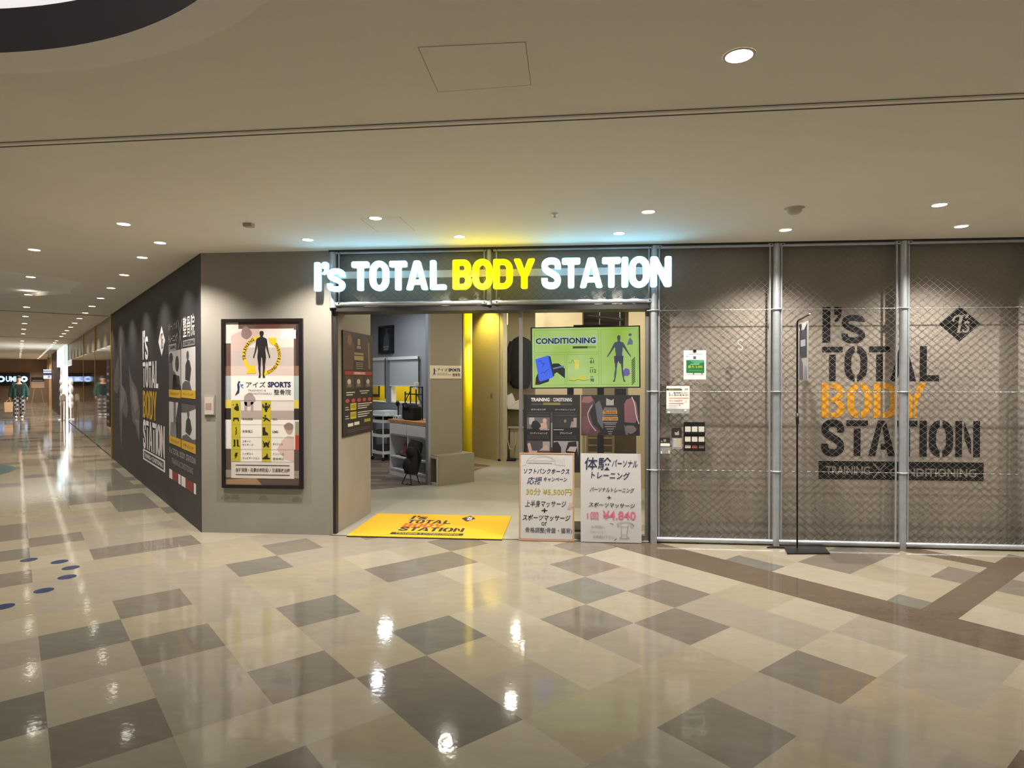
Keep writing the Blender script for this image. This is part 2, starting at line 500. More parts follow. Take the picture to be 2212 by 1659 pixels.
for i, (x, y) in enumerate([(-.94, -1.084), (-.624, -1.113), (-.389, -1.266), (-.223, -1.499), (-.142, -1.813), (-.143, -2.149)]):
    d = MB(); d.add([(x + .064 * cos(2 * pi * k / 24), y + .064 * sin(2 * pi * k / 24), .0012) for k in range(24)], [list(range(24))], M_DOT)
    o = d.build('dot', floor); o['label'] = 'small dark blue round dot set into the tiled floor'
d = MB(); d.add([(-7.15 + 1.55 * cos(2 * pi * k / 48), 3.05 + 1.55 * sin(2 * pi * k / 48), .0012) for k in range(48)], [list(range(48))], M_TEAL)
o = d.build('disc', floor); o['label'] = 'big teal round inlay in the corridor floor'

sf = MB()
sf.add([(1.38, 0, .004), (4.62, 0, .004), (5.6, 0.2, .004), (5.6, 7.6, .004), (-3, 9.5, .004), (-1.5, 4, .004), (1.0, 1.0, .004), (1.38, 1.0, .004)], [list(range(8))], M_SHOPF)
sf.box(1.38, 4.62, -.012, 0, 0, .004, M_DKSTEEL)
struct(sf.build('floor_shop'))
WOODF = bpy.data.materials.new('wood_planks'); WOODF.use_nodes = True
nt = WOODF.node_tree; b = nt.nodes['Principled BSDF']; tc = nt.nodes.new('ShaderNodeTexCoord')
mp = nt.nodes.new('ShaderNodeMapping'); mp.inputs['Rotation'].default_value = (0, 0, radians(-8)); br = nt.nodes.new('ShaderNodeTexBrick')
br.inputs['Scale'].default_value = 1.0; br.inputs['Brick Width'].default_value = .9; br.inputs['Row Height'].default_value = .16; br.inputs['Mortar Size'].default_value = .004
br.inputs['Color1'].default_value = lin('#8d7766') + (1,); br.inputs['Color2'].default_value = lin('#554338') + (1,); br.inputs['Mortar'].default_value = lin('#33261f') + (1,)
nt.links.new(tc.outputs['Object'], mp.inputs['Vector']); nt.links.new(mp.outputs['Vector'], br.inputs['Vector']); nt.links.new(br.outputs['Color'], b.inputs['Base Color']); b.inputs['Roughness'].default_value = .35
w = MB(); w.add([(.965, 2.595, .007), (1.72, 3.06, .007), (2.4, 5.2, .007), (.6, 6.6, .007), (-1.9, 9, .007), (-1.9, 4, .007), (0, 1.9, .007)], [list(range(7))], WOODF)
struct(w.build('floor_wood'))

# ------------------------------------------------------------------ ceiling
def circ(cx, cy, r, n=64, k=1):
    return [(cx + r * cos(2 * pi * i / n * k), cy + r * sin(2 * pi * i / n * k)) for i in range(n)]
def flatpoly(mb, loops, z, m):
    t = tessellate_polygon([[Vector((p[0], p[1], 0)) for p in l] for l in loops])
    mb.add([(p[0], p[1], z) for l in loops for p in l], [list(q) for q in t], m)
ce = MB()
CX, CY, CR = 1.55, -5.75, 2.055
def gd(x):                        # the shadow gap that crosses the ceiling parallel to the shop front
    return -2.923 - .026 * (x - .612)
A0 = [(-16, gd(-16) - .05), (16, gd(16) - .05), (16, -14), (-16, -14)]
flatpoly(ce, [A0, circ(CX, CY, CR, 160)[::-1]], H, M_CEIL)
recess = [(-3.0, .75), (-2.72, 1.45), (-2.80, 1.75), (-3.2, 2.25), (-3.8, 2.76), (-5.38, 3.17), (-7.5, 3.6), (-7.0, 1.5)]
e1_ = cp(60, -9); e2_ = cp(60, 2)
A1 = [(-16, gd(-16)), (16, gd(16)), (16, 1.2), (.3, .3), tuple(e2_)[:2], tuple(e1_)[:2], (-16, 2.0)]
flatpoly(ce, [A1, recess], H, M_CEIL)
# recessed coffer
vs = [(p[0], p[1], H) for p in recess] + [(p[0], p[1], H + .06) for p in recess]; n = len(recess)
ce.add(vs, [(i, (i + 1) % n, (i + 1) % n + n, i + n) for i in range(n)] + [list(range(n, 2 * n))], M_RING)
ce.box(-16, 16, -3.5, -2.4, H + .035, H + .04, M_CEIL)
ceiling = struct(ce.build('ceiling'))
t_ = MB()
M_SHADOWGAP = mat('gap_profile', '#5d5244', .8, 0, .03, 4)
for o_, m_, z_ in ((0.0, M_SHADOWGAP, H - .004), (-.035, M_CEIL, H - .012), (-.052, M_SHADOWGAP, H - .003)):
    w_ = .010 if m_ is M_SHADOWGAP else .026
    t_.add([(-16, gd(-16) + o_ - w_, z_), (16, gd(16) + o_ - w_, z_), (16, gd(16) + o_, z_), (-16, gd(-16) + o_, z_), (-16, gd(-16) + o_ - w_, H + .03), (16, gd(16) + o_ - w_, H + .03), (16, gd(16) + o_, H + .03), (-16, gd(-16) + o_, H + .03)],
           [(0, 1, 2, 3), (0, 4, 5, 1), (2, 6, 7, 3), (0, 3, 7, 4), (1, 5, 6, 2)], m_)
struct(t_.build('trim_1'))
t_ = MB(CM)
t_.box(8.25, 8.29, -7, 0, H - .006, H + .01, M_SHADOWGAP)
t_.box(17.6, 17.7, -7, 0, H - .02, H + .01, M_CEIL)
struct(t_.build('trim_2'))
# round light well
wl = MB()
R1 = 1.91
ring = circ(CX, CY, CR, 160); ring2 = circ(CX, CY, R1, 160)
wl.add([(x, y, H) for x, y in ring] + [(x, y, H + .012) for x, y in ring2], [(i, (i + 1) % 160, (i + 1) % 160 + 160, i + 160) for i in range(160)], M_RING)
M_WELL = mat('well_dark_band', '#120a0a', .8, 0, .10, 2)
M_WELLTOP = mat('well_ceiling_glow', '#ffffff', .8, 0, 0, emit=(1.0, .95, .93), es=.85)  # emission stands in for cove light on the well's white ceiling
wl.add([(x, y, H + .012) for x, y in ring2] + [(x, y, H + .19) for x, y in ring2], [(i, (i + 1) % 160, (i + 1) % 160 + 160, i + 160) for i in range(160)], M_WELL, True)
o = struct(wl.build('ceiling_well'))
d = MB(); d.add([(x, y, H + .19) for x, y in circ(CX, CY, 2.0, 160)], [list(range(160))], M_WELLTOP)
d.build('cove_glow_sheet', o)
# access hatches
for nm, pts in (('ceiling_hatch', [(3.215, -3.754), (3.64, -3.754), (3.64, -3.40), (3.215, -3.37)]), ('ceiling_hatch', [(2.12, -1.22), (2.45, -1.24), (2.46, -.78), (2.12, -.77)])):
    h = MB(); m_ = mat('hatch_joint', '#b5aa95', .85)
    for i in range(4):
        p, q = Vector(pts[i] + (H - .001,)), Vector(pts[(i + 1) % 4] + (H - .001,))
        dn = (q - p).normalized().cross(Vector((0, 0, 1))) * .002
        h.add([p - dn, q - dn, q + dn, p + dn], [(0, 1, 2, 3)], m_)
    cxh = [(p[0], p[1], H - .0008) for p in pts]
    h.add(cxh, [(0, 1, 2, 3)], M_CEIL)
    struct(h.build(nm))

# ------------------------------------------------------------------ walls
w = MB(); w.prism([(0, 0), (1.385, 0), (1.385, .10), (1.43, .10), (1.47, 1.05), (1.33, 1.05), (1.29, .24), (.12, .24), tuple(cp(7.75, .16))[:2], tuple(cp(7.75, 0))[:2]], 0, H + .02, M_WALL)
wall_front = struct(w.build('wall_front'))
w = MB(); w.box(1.40, 1.432, .035, .10, 0, 2.30, M_DKSTEEL); w.box(1.386, 1.40, .0, .10, 0, 2.3, M_WALL)
struct(w.build('trim_3'))
sc = MB(); m_ = mat('scuff', '#80796f', .9, 0, .1, 20)
for x, y, rx in ((.26, .37, .05), (.37, .372, .05), (.67, .37, .05), (1.03, .36, .055)):
    sc.add([(x + rx * cos(2 * pi * k / 14) * (1 + .25 * sin(5 * k)), -.0012, y + .028 * sin(2 * pi * k / 14)) for k in range(14)], [list(range(14))], m_)
sc.build('scuff_mark', wall_front)['label'] = 'faint brown scuff marks below the framed poster'
w = MB(); w.box(1.385, 4.62, .12, .16, 2.30, H + .02, M_HEAD); w.box(1.43, 4.60, .0, .30, 2.288, 2.335, M_DKSTEEL); w.box(1.385, 4.62, -.035, .12, H - .02, H + .02, M_DKSTEEL)
struct(w.build('wall_header'))
w = MB(); w.box(4.60, 9.5, .13, .30, 0, H + .02, M_WALL2); w.box(4.60, 9.5, .05, .13, 0, .012, M_DKSTEEL); w.box(4.62, 9.5, -.03, .13, H - .012, H + .02, M_DKSTEEL)  # dark foot strip stands in for the shadow gap under the bottom rail
w.box(4.60, 4.625, .0, .13, 0, 2.3, M_DKSTEEL)
wall_right = struct(w.build('wall_right'))

# ---- painted stencil mural on the wall behind the fence
mu = Flat((0, .13, 0), (1, 0, 0), (0, 0, 1))
BK = '#181515'
mu.word("I's", 6.274, 1.955, 6.665, 2.30, BK, st=True, gap=.05)
mu.word('TOTAL', 6.272, 1.582, 7.35, 1.915, BK)
mu.done('lettering', wall_right, 'black stencilled words on the wall behind the fence')
mu.word('STATION', 6.268, .856, 7.722, 1.20, BK)
mu.done('lettering', wall_right, 'black stencilled word STATION on the wall behind the fence')
mu.word('BODY', 6.268, 1.224, 7.233, 1.562, mat('amber_paint', '#dd9a14', .7, 0, .05, 4))
mu.done('yellow_lettering', wall_right, 'amber stencilled word BODY painted on the wall')
mu.rect(6.243, .626, 7.757, .803, BK)
mu.text('TRAINING', 6.31, .672, 6.72, .755, '#8b8172', 3, .025)
mu.line([(6.75, .645), (6.87, .785)], .010, '#8b8172', 3); mu.line([(6.87, .645), (6.75, .785)], .010, '#8b8172', 3)
mu.text('CONDITIONING', 6.90, .660, 7.69, .742, '#8b8172', 3, .025)
mu.done('caption_bar', wall_right, 'black bar with TRAINING X CONDITIONING under the stencilled words')
def diamond(f, cx, cy, rx, ry, c, cin, k=2):
    def cl(t): return t
    pts = []
    for ang in (0, 90, 180, 270):
        a = radians(ang); r = .10
        ux, uy = cos(a), sin(a); px, py = -uy, ux
        pts += [(cx + rx * (ux * (1 - r) - px * r * .8), cy + ry * (uy * (1 - r) - py * r * .8)), (cx + rx * ux * .985, cy + ry * uy * .985), (cx + rx * (ux * (1 - r) + px * r * .8), cy + ry * (uy * (1 - r) + py * r * .8))]
    f.poly(pts, c, k)
    S = lambda q: [(cx + x * rx, cy + y * ry) for x, y in q]
    f.poly(S([(-.13, -.50), (.10, -.50), (.02, -.42), (.17, .42), (.30, .50), (-.05, .50), (-.25, .42), (-.36, .22), (-.30, .10), (-.24, .12), (-.25, .24), (-.16, .36), (.0, .40), (-.10, -.40)]), cin, k + 1)
    f.poly(S([(.24, .30), (.36, .52), (.46, .50), (.36, .28)]), cin, k + 1)
    f.poly(S(ribbon([(.46, .02), (.38, .10), (.28, .06), (.28, -.06), (.40, -.18), (.42, -.32), (.32, -.44), (.18, -.42), (.16, -.30)], .10)), cin, k + 1)
diamond(mu, 7.531, 2.128, .19, .172, BK, '#978d7f')
mu.done('diamond_logo', wall_right, "black diamond with I's lettering painted on the wall")

# ---- shop interior shell
it = MB()
it.box(2.2, 5.6, 6.45, 6.55, 0, 3.3, M_BEIGEW)                        # far wall of the right-hand room
it.box(5.5, 5.6, .3, 6.5, 0, 3.3, M_BEIGEW)
struct(it.build('wall_back'))
it = MB(); it.box(3.33, 4.02, 3.0, 3.08, 0, 3.0, M_BEIGEW); it.box(4.69, 5.5, 3.0, 3.08, 0, 3.0, M_BEIGEW)
struct(it.build('wall_partition'))
it = MB(); BR_ = Vector((2.474, 5.887, 0)); pA = BR_ - TA * 1.6; pC = BR_ + TBv * .12; pD = pA + TBv * .12
it.prism([tuple(pA)[:2], tuple(BR_)[:2], tuple(pC)[:2], tuple(pD)[:2]], 0, 3.2, M_BEIGEW)
struct(it.build('wall_passage'))
it = MB(); q0 = BR_ + TA * .03; 
it.prism([tuple(q0)[:2], tuple(q0 + TA * .10)[:2], tuple(q0 + TA * .10 + TBv * .1)[:2], tuple(q0 + TBv * .1)[:2]], 0, 3.0, mat('pale_trim', '#b9b29a', .5))
struct(it.build('trim_4'))
CB = Vector((1.72, 3.06, 0))
it = MB(); it.prism([tuple(CB)[:2], tuple(CB + TBv * .60)[:2], tuple(CB + TBv * .60 - TA * .06)[:2], tuple(CB - TA * .06)[:2]], 0, 2.94, mat('column_paint', '#8a8374', .85, 0, .03, 3))
it.prism([tuple(CB - TA * .07 - TBv * .012)[:2], tuple(CB - TBv * .012 + TA * .008)[:2], tuple(CB + TBv * .03 + TA * .008)[:2], tuple(CB + TBv * .03 - TA * .07)[:2]], 0, 2.94, M_GREYW)
column = struct(it.build('wall_column'))
WD = Vector((cos(radians(-40)), sin(radians(-40)), 0)); WN = Vector((sin(radians(40)), cos(radians(40)), 0)); WP = Vector((.918, 5.663, 0))
WM = Matrix.Identity(4); WM.col[0][:3] = WD; WM.col[1][:3] = WN; WM.col[3][:3] = WP
wins = [(-2.2, -1.09), (-.90, .06)]
it = MB(WM)
it.box(-3.4, -2.2, 0, .1, 0, 3.0, M_GREYW); it.box(-2.2, .06, 0, .1, 0, 1.115, M_GREYW); it.box(-2.2, .06, 0, .1, 2.0, 3.0, M_GREYW); it.box(-1.09, -.90, 0, .1, 1.115, 2.0, M_GREYW); it.box(.06, 1.2, 0, .1, 0, 3.0, M_GREYW)
struct(it.build('wall_window'))
it = MB(); it.box(-4, 5.6, .30, 9.5, 2.99, 3.03, mat('inner_ceiling', '#7c7c7a', .9, 0, .03, 3)); it.box(1.47, 5.6, .16, .30, 2.33, 3.03, M_HEAD)
struct(it.build('ceiling_shop'))
for k, (a, b_) in enumerate(wins):
    r = bpy.data.objects.new('window_%d' % (k + 2), None); COL.objects.link(r); r['kind'] = 'structure'; ORG[r.name] = Vector((0, 0, 0))
    q = MB(WM)
    for x0, x1, z0, z1 in ((a, b_, 1.115, 1.14), (a, b_, 1.985, 2.0), (a, a + .02, 1.14, 1.985), (b_ - .02, b_, 1.14, 1.985)):
        q.box(x0, x1, -.01, .10, z0, z1, M_WHITE)
    part(q, 'window_frame', r)
    q = MB(WM); q.box(a + .02, b_ - .02, .05, .056, 1.14, 1.985, M_GLASS); part(q, 'pane', r)
# yellow room behind the windows
it = MB(WM); it.box(-4.6, .45, .55, .60, 0, 2.99, M_YEL)
struct(it.build('wall_yellow'))
for k, (a, b_) in enumerate(wins):
    bl = thing('roller_blind', ('light grey roller blind half drawn over the left interior window', 'light grey roller blind half drawn over the window beside the column')[k], 'blind')
    q = MB(WM); q.box(a - .01, b_ + .01, -.03, -.026, 1.47, 1.99, mat('blind_cloth', '#b9bcbd', .85, 0, .02, 30, .1, 300)); q.box(a - .01, b_ + .01, -.034, -.022, 1.455, 1.475, M_WHITE); part(q, 'blind_cloth', bl)
    q = MB(WM); q.box(a - .03, b_ + .03, -.07, 0, 1.985, 2.045, M_WHITE); part(q, 'head_rail', bl)
    q = MB(WM); q.tube([(b_ + .035, -.045, 2.03), (b_ + .037, -.045, 1.2)], .012, M_DKSTEEL, 6); part(q, 'side_cord', bl)

# ------------------------------------------------------------------ yellow pillar
q = MB(); q.lathe([(.0, 0), (.072, 0), (.072, 2.98), (0, 2.98)], M_YEL, (2.195, 3.80, 0), 28)
tag(q.build('yellow_pillar', loc=(2.195, 3.80, 0)), 'tall bright yellow round pillar behind the low grey box in the entrance', 'pillar')

# ------------------------------------------------------------------ downlights
def downlight(x, y, label, group, r=.052, power=1.0, light=True, cone=118):
    t = thing('downlight', label, 'ceiling light', (x, y, H), group)
    q = MB(); q.lathe([(r * .80, -.0005), (r, -.004), (r * 1.12, -.004), (r * 1.16, -.0005)], M_TRIM, (x, y, H), 24); part(q, 'trim_ring', t)
    q = MB(); q.add([(x + r * .98 * cos(2 * pi * i / 24), y + r * .98 * sin(2 * pi * i / 24), H - .003) for i in range(24)], [list(range(24))], M_LAMP); part(q, 'lamp', t)
    if light:
        ld = bpy.data.lights.new('downlight_beam', 'SPOT'); ld.energy = SPOT_W * power; ld.color = SPOT_COL
        ld.spot_size = radians(cone); ld.spot_blend = .9; ld.shadow_soft_size = .022
        lo = bpy.data.objects.new('downlight_beam', ld); COL.objects.link(lo); lo.parent = t; lo.location = (0, 0, -.02)
    return t
ORD = ['first', 'second', 'third', 'fourth', 'fifth', 'sixth', 'seventh', 'eighth', 'ninth', 'tenth', 'eleventh', 'twelfth', 'thirteenth', 'fourteenth', 'fifteenth', 'sixteenth', 'seventeenth', 'eighteenth', 'nineteenth', 'twentieth', 'twenty-first', 'twenty-second', 'twenty-third', 'twenty-fourth', 'twenty-fifth', 'twenty-sixth', 'twenty-seventh', 'twenty-eighth', 'twenty-ninth', 'thirtieth', 'thirty-first']
g = 'downlights in the row close to the shop front'
for i, x in enumerate((-.096, 1.372, 2.814, 4.264, 5.709, 7.166, 8.6)):
    lb = 'lit round downlight, %s from the left in the ceiling row close above the shop front' % ORD[i]
    downlight(x, -.51, lb, g, power=1.95, cone=122)
g = 'downlights in the outer row along the shop front'
for i, x in enumerate((.068, 2.246, 4.433, 6.588)):
    downlight(x, -1.22, 'lit round downlight, %s from the left in the outer ceiling row before the shop front' % ORD[i], g, power=1.1, cone=104)
downlight(4.495, -3.575, 'largest lit downlight, alone near the upper right edge of the photo', None, .056, .5, cone=132)
for x, y in ((6.9, -3.575), (8.8, -1.22)):
    downlight(x, y, 'lit round downlight in the mall ceiling outside the photo', 'downlights over the open mall floor')
g = 'downlights in the row along the black corridor wall'
for i in range(31):
    p = cp(.64 + 1.437 * i, -.44)
    downlight(p.x, p.y, 'lit downlight, %s from the near end in the row beside the black wall' % ORD[i], g, power=1.05 if i < 16 else 1.5)
g = 'downlights in the second corridor row'
for i in range(20):
    p = cp(.86 + 2.14 * i, -1.36)
    downlight(p.x, p.y, 'lit downlight, %s from the near end in the outer corridor row' % ORD[i], g, power=1.05 if i < 16 else 1.5)

q = MB(); q.lathe([(.0, -.045), (.035, -.045), (.05, -.03), (.055, -.004), (.075, 0)], mat('detector_plastic', '#b9ae9a', .6), (5.534, -1.226, H), 24)
tag(q.build('smoke_detector', loc=(5.534, -1.226, H)), 'unlit round smoke detector on the ceiling near the right downlights', 'smoke detector')
q = MB(); q.lathe([(.028, -.001), (.026, -.008), (.010, -.010), (.008, -.03), (.016, -.032), (.0, -.036)], M_WHITE, (3.701, -1.232, H), 16)
tag(q.build('sprinkler_head', loc=(3.701, -1.232, H)), 'small white sprinkler head on the ceiling above the sign', 'sprinkler')
q = MB(); q.rbox(1.09, 1.166, -1.17, -1.11, H - .03, H, mat('sensor_plastic', '#a59a86', .6), .006)
tag(q.build('ceiling_sensor', loc=(1.128, -1.141, H)), 'small grey box sensor on the ceiling left of the sign', 'sensor')

# ------------------------------------------------------------------ illuminated shop sign
sign = thing('shop_sign', "long lit shop sign reading I's TOTAL BODY STATION over the entrance", 'sign', (3.03, -.05, 2.63))
q = MB(); q.box(1.40, 4.74, -.068, -.052, 2.612, 2.682, mat('sign_rail', '#cfcdcb', .45, .1, .04, 8))
for x in (1.50, 3.024, 4.55):
    q.box(x - .02, x + .02, -.052, -.02, 2.63, 2.665, M_STEEL)
part(q, 'mounting_rail', sign)
M_SW = mat('sign_white', '#dff4f8', .4, 0, 0, emit=(.30, 1.2, 1.95), es=4.2)
M_RET = mat('sign_return', '#9fdcec', .4, 0, 0, emit=(.50, .72, .82), es=1.2)
M_RETY = mat('sign_return_yellow', '#e0cf00', .4, 0, 0, emit=(.75, .66, .05), es=1.2)
M_SY = mat('sign_yellow', '#f0e000', .4, 0, 0, emit=(1.2, 1.08, .0), es=5.2)
def roundpoly(pts, r):
    out = []; n = len(pts)
    for i in range(n):
        p = Vector(pts[i]); a = Vector(pts[i - 1]) - p; b = Vector(pts[(i + 1) % n]) - p
        if a.length < 1e-6 or b.length < 1e-6: continue
        if a.normalized().angle(b.normalized()) > 2.6:
            out.append(tuple(p)); continue
        k = min(r, a.length * .45, b.length * .45)
        p1 = p + a.normalized() * k; p2 = p + b.normalized() * k
        for t in (0, .33, .67, 1):
            out.append(tuple(p1 * (1 - t) ** 2 + p * 2 * t * (1 - t) + p2 * t * t))
    return out
def sign_letter(ch, x, fx, z0, fy, polys, m, y0, lab):
    c = bpy.data.curves.new('tmp', 'CURVE'); c.dimensions = '2D'; c.fill_mode = 'BOTH'; c.extrude = .022; c.bevel_depth = .006; c.bevel_resolution = 1; c.offset = -.004
    for o, hs in polys:
        for l in [o] + hs:
            pts = roundpoly([((x + p[0]) * fx, p[1] * fy) for p in l], .016)
            sp = c.splines.new('POLY'); sp.points.add(len(pts) - 1)
            for k, p in enumerate(pts): sp.points[k].co = (p[0], p[1], 0, 1)
            sp.use_cyclic_u = True
    o = bpy.data.objects.new('tmp', c); COL.objects.link(o)
    dg = bpy.context.evaluated_depsgraph_get()
    me = bpy.data.meshes.new_from_object(o.evaluated_get(dg))
    bpy.data.objects.remove(o); bpy.data.curves.remove(c)
    me.materials.clear(); me.materials.append(m); me.materials.append(M_RET if m is M_SW else M_RETY)
    for p_ in me.polygons: p_.material_index = 0 if p_.normal.z > .25 else 1
    L = bpy.data.objects.new('letter', me); COL.objects.link(L); L.parent = sign
    L.rotation_euler = (radians(90), 0, 0)
    L.location = Vector((0, y0, z0)) - ORG[sign.name]
    if lab: L['label'] = lab
for body, xa, xb, m, lab in (("I's", 1.27, 1.575, M_SW, None), ('TOTAL', 1.655, 2.61, M_SW, None), ('BODY', 2.678, 3.487, M_SY, 'lit yellow letter of the shop sign'), ('STATION', 3.553, 4.790, M_SW, None)):
    gl, wd = word(body, False, .045 if body != "I's" else .03)
    fx = (xb - xa) / wd
    for ch, x, w_, polys in gl:
        sign_letter(ch, x + xa / fx, fx, 2.484, .287, polys, m, -.097, lab)

# ------------------------------------------------------------------ chain link fence
def chainlink(x0, x1, z0, z1, y):
    q = MB(); p = .035; hz = .0305
    n = int(round((x1 - x0) / p)); p = (x1 - x0) / n
    for k in range(n):
        pts = []; z = z0; j = 0
        while z <= z1:
            pts.append((x0 + p * (k + ((j + k) % 2)), y + (.0022 if j % 2 else -.0022), z)); z += hz; j += 1
        vs = []; fs = []; r = .0023
        for (a, b_, c) in pts:
            vs += [(a - r, b_, c), (a, b_ - r, c), (a + r, b_, c), (a, b_ + r, c)]
        for i in range(len(pts) - 1):
            for s_ in range(4):
                t = (s_ + 1) % 4
                fs.append((i * 4 + s_, i * 4 + t, i * 4 + 4 + t, i * 4 + 4 + s_))
        q.add(vs, fs, M_WIRE, True)
    return q
def bracket(x, z):
    return MB().rbox(x - .022, x + .022, -.024, .012, z - .017, z + .017, M_STEEL, .004).tube([(x + .004, -.028, z), (x + .004, -.02, z)], .007, M_BLACK, 8)
fence = thing('chain_link_fence', 'tall galvanised chain link fence screen standing before the stencilled wall', 'fence', (6.3, 0, 0))
posts = (4.645, 5.798, 6.955, 8.11)
fposts = {}
for x in posts:
    q = MB(); q.tube([(x, 0, .0), (x, 0, H - .012)], .034, M_STEEL, 18); fposts[x] = part(q, 'post', fence)
for i in range(4):
    a = posts[i] + .045; b_ = (posts[i + 1] - .06) if i < 3 else 9.2
    fa, fb = a + .002, b_
    part(MB().tube([(fa - .02, 0, 2.884), (fb + .03, 0, 2.884)], .018, M_STEEL, 10), 'top_rail', fence)
    part(MB().tube([(fa - .02, 0, .034), (fb + .03, 0, .034)], .026, M_STEEL, 10), 'bottom_rail', fence)
    for x in (fa, fb):
        part(MB().tube([(x, 0, .04), (x, 0, 2.88)], .0095, M_STEEL, 8), 'tension_bar', fence)
        if x < 9: part(bracket(x, 2.884), 'bracket', fence)
    for z in (2.268, 1.478, .713):
        part(MB().tube([(fa, .004, z), (fb, .004, z)], .0035, M_STEEL, 6), 'tension_wire', fence)
    part(chainlink(fa + .012, fb - .012, .06, 2.86, 0), 'wire_mesh', fence)
for x in posts:
    for z in (2.268, 1.478, .713):
        part(MB().tube([(x + .040 * cos(k * pi / 8), .040 * sin(k * pi / 8), z) for k in range(16)], .008, M_STEEL, 6, closed=True).tube([(x - .07, 0, z), (x + .06, 0, z)], .006, M_STEEL, 6), 'clamp', fposts[x])

head = thing('fence_header', 'galvanised frame with wire mesh above the entrance behind the lit sign', 'fence', (3.0, 0, 2.33))
part(MB().tube([(1.419, 0, 2.325), (1.419, 0, H - .02)], .036, M_STEEL, 18), 'post', head)
part(MB().tube([(3.024, 0, 2.34), (3.024, 0, H - .02)], .027, M_STEEL, 16), 'post', head)
for a, b_ in ((1.46, 2.975), (3.075, 4.595)):
    part(MB().tube([(a - .01, 0, 2.888), (b_ + .02, 0, 2.888)], .018, M_STEEL, 10), 'top_rail', head)
    part(MB().tube([(a - .02, 0, 2.366), (b_ + .04, 0, 2.366)], .024, M_STEEL, 10), 'bottom_rail', head)
    for x in (a + .022, b_):
        part(MB().tube([(x, 0, 2.37), (x, 0, 2.88)], .0085, M_STEEL, 8), 'tension_bar', head)
        part(bracket(x, 2.888), 'bracket', head); part(bracket(x, 2.366), 'bracket', head)
    part(chainlink(a + .035, b_ - .012, 2.392, 2.872, 0), 'wire_mesh', head)

# ------------------------------------------------------------------ glass front
r = bpy.data.objects.new('window_1', None); COL.objects.link(r); r['kind'] = 'structure'; ORG[r.name] = Vector((0, 0, 0))
M_ALU = mat('aluminium', '#8d8a88', .35, .6, .05, 9)
part(MB().box(3.318, 3.352, .06, .12, 0.004, 2.29, M_ALU), 'mullion', r)
part(MB().box(4.572, 4.60, .06, .12, 0.004, 2.29, M_ALU), 'mullion', r)
part(MB().box(3.352, 4.572, .06, .12, 0.004, .05, M_ALU), 'sill', r)
part(MB().box(3.352, 4.572, .088, .096, .05, 2.288, M_GLASS), 'pane', r)

# ------------------------------------------------------------------ framed poster on the pier
fp = thing('framed_poster', 'black framed poster with a standing figure in a yellow ring on the grey pier', 'poster', (.67, 0, .47))
q = MB(); X0, X1, Z0, Z1 = .236, 1.106, .472, 2.221; fw = .036
for x0, x1, z0, z1 in ((X0, X1, Z0, Z0 + fw), (X0, X1, Z1 - fw, Z1), (X0, X0 + fw, Z0 + fw, Z1 - fw), (X1 - fw, X1, Z0 + fw, Z1 - fw)):
    q.rbox(x0, x1, -.032, -.001, z0, z1, mat('frame_black', '#1a1314', .3, 0, .05, 9), .004)
part(q, 'frame', fp)
q = MB(); q.box(X0 + .03, X1 - .03, -.014, -.002, Z0 + .03, Z1 - .03, pr('#4d3b36')); part(q, 'backing_board', fp)
f = Flat((X0, -.0142, Z1), (1, 0, 0), (0, 0, 1), 83, 36, .87 / 762, -1.749 / 1561, .0004)
# collage of photographs round the sheet (the sheet is pale, so they show through it)
def blob(f, cx, cy, rx, ry, c, k=1, n=18, w=.12, seed=1):
    rr = random.Random(seed)
    ph = [rr.uniform(0, 6.28) for _ in range(3)]
    f.poly([(cx + rx * cos(2 * pi * i / n) * (1 + w * sin(3 * 2 * pi * i / n + ph[0])), cy + ry * sin(2 * pi * i / n) * (1 + w * sin(2 * 2 * pi * i / n + ph[1]))) for i in range(n)], c, k)
f.rect(115, 560, 805, 68, '#5a4038', 1); f.rect(115, 68, 240, 260, '#c9c0b6', 2); f.rect(640, 140, 790, 220, '#c4bcb4', 2); f.rect(115, 560, 805, 470, '#7a5b4c', 2)
f.poly([(380, 128), (430, 68), (640, 68), (620, 128)], '#5c3328', 2); f.rect(780, 90, 805, 470, '#2a2222', 2)
f.rect(115, 790, 805, 560, '#9fa7a8', 1); f.rect(115, 860, 805, 780, '#c9b64a', 2); f.rect(115, 965, 805, 860, '#2c2320', 2)
f.rect(115, 1235, 805, 965, '#d8d3cb', 1); f.rect(770, 1240, 806, 1105, '#a83a22', 2); f.rect(770, 1105, 806, 980, '#8f8a70', 2)
f.rect(115, 1580, 805, 1235, '#55463d', 1); f.rect(115, 1500, 805, 1430, '#8f8578', 2); f.poly([(115, 1580), (115, 1520), (400, 1500), (470, 1580)], '#9a7a5c', 3)
f.rect(168, 1505, 760, 128, '#cfc4bd', 4)
f.rect(168, 790, 760, 560, '#dcd6cf', 5); f.rect(168, 470, 760, 300, '#b3a6a0', 5); f.rect(168, 560, 760, 470, '#c6b2a8', 5)
f.poly([(170, 330), (170, 190), (300, 130), (440, 130), (420, 240), (260, 330)], '#c0a59c', 6)
blob(f, 315, 165, 50, 55, '#7f6a64', 7); f.rect(640, 220, 755, 150, '#d8d1ca', 6)
f.rect(262, 965, 760, 880, '#a3948d', 5); blob(f, 340, 780, 55, 60, '#9b8d88', 6, seed=3); f.rect(295, 890, 320, 800, '#9b8d88', 6); f.rect(355, 890, 380, 800, '#9b8d88', 6)
f.rect(168, 1350, 760, 965, '#ddd8d0', 5)
blob(f, 715, 1045, 42, 50, '#b08f84', 6, seed=5); f.poly([(600, 1240), (650, 1150), (700, 1110), (760, 1120), (760, 1350), (680, 1330)], '#c9aea4', 6)
blob(f, 712, 1025, 44, 32, '#8a7268', 7, seed=6)
f.done('photo_print', fp)
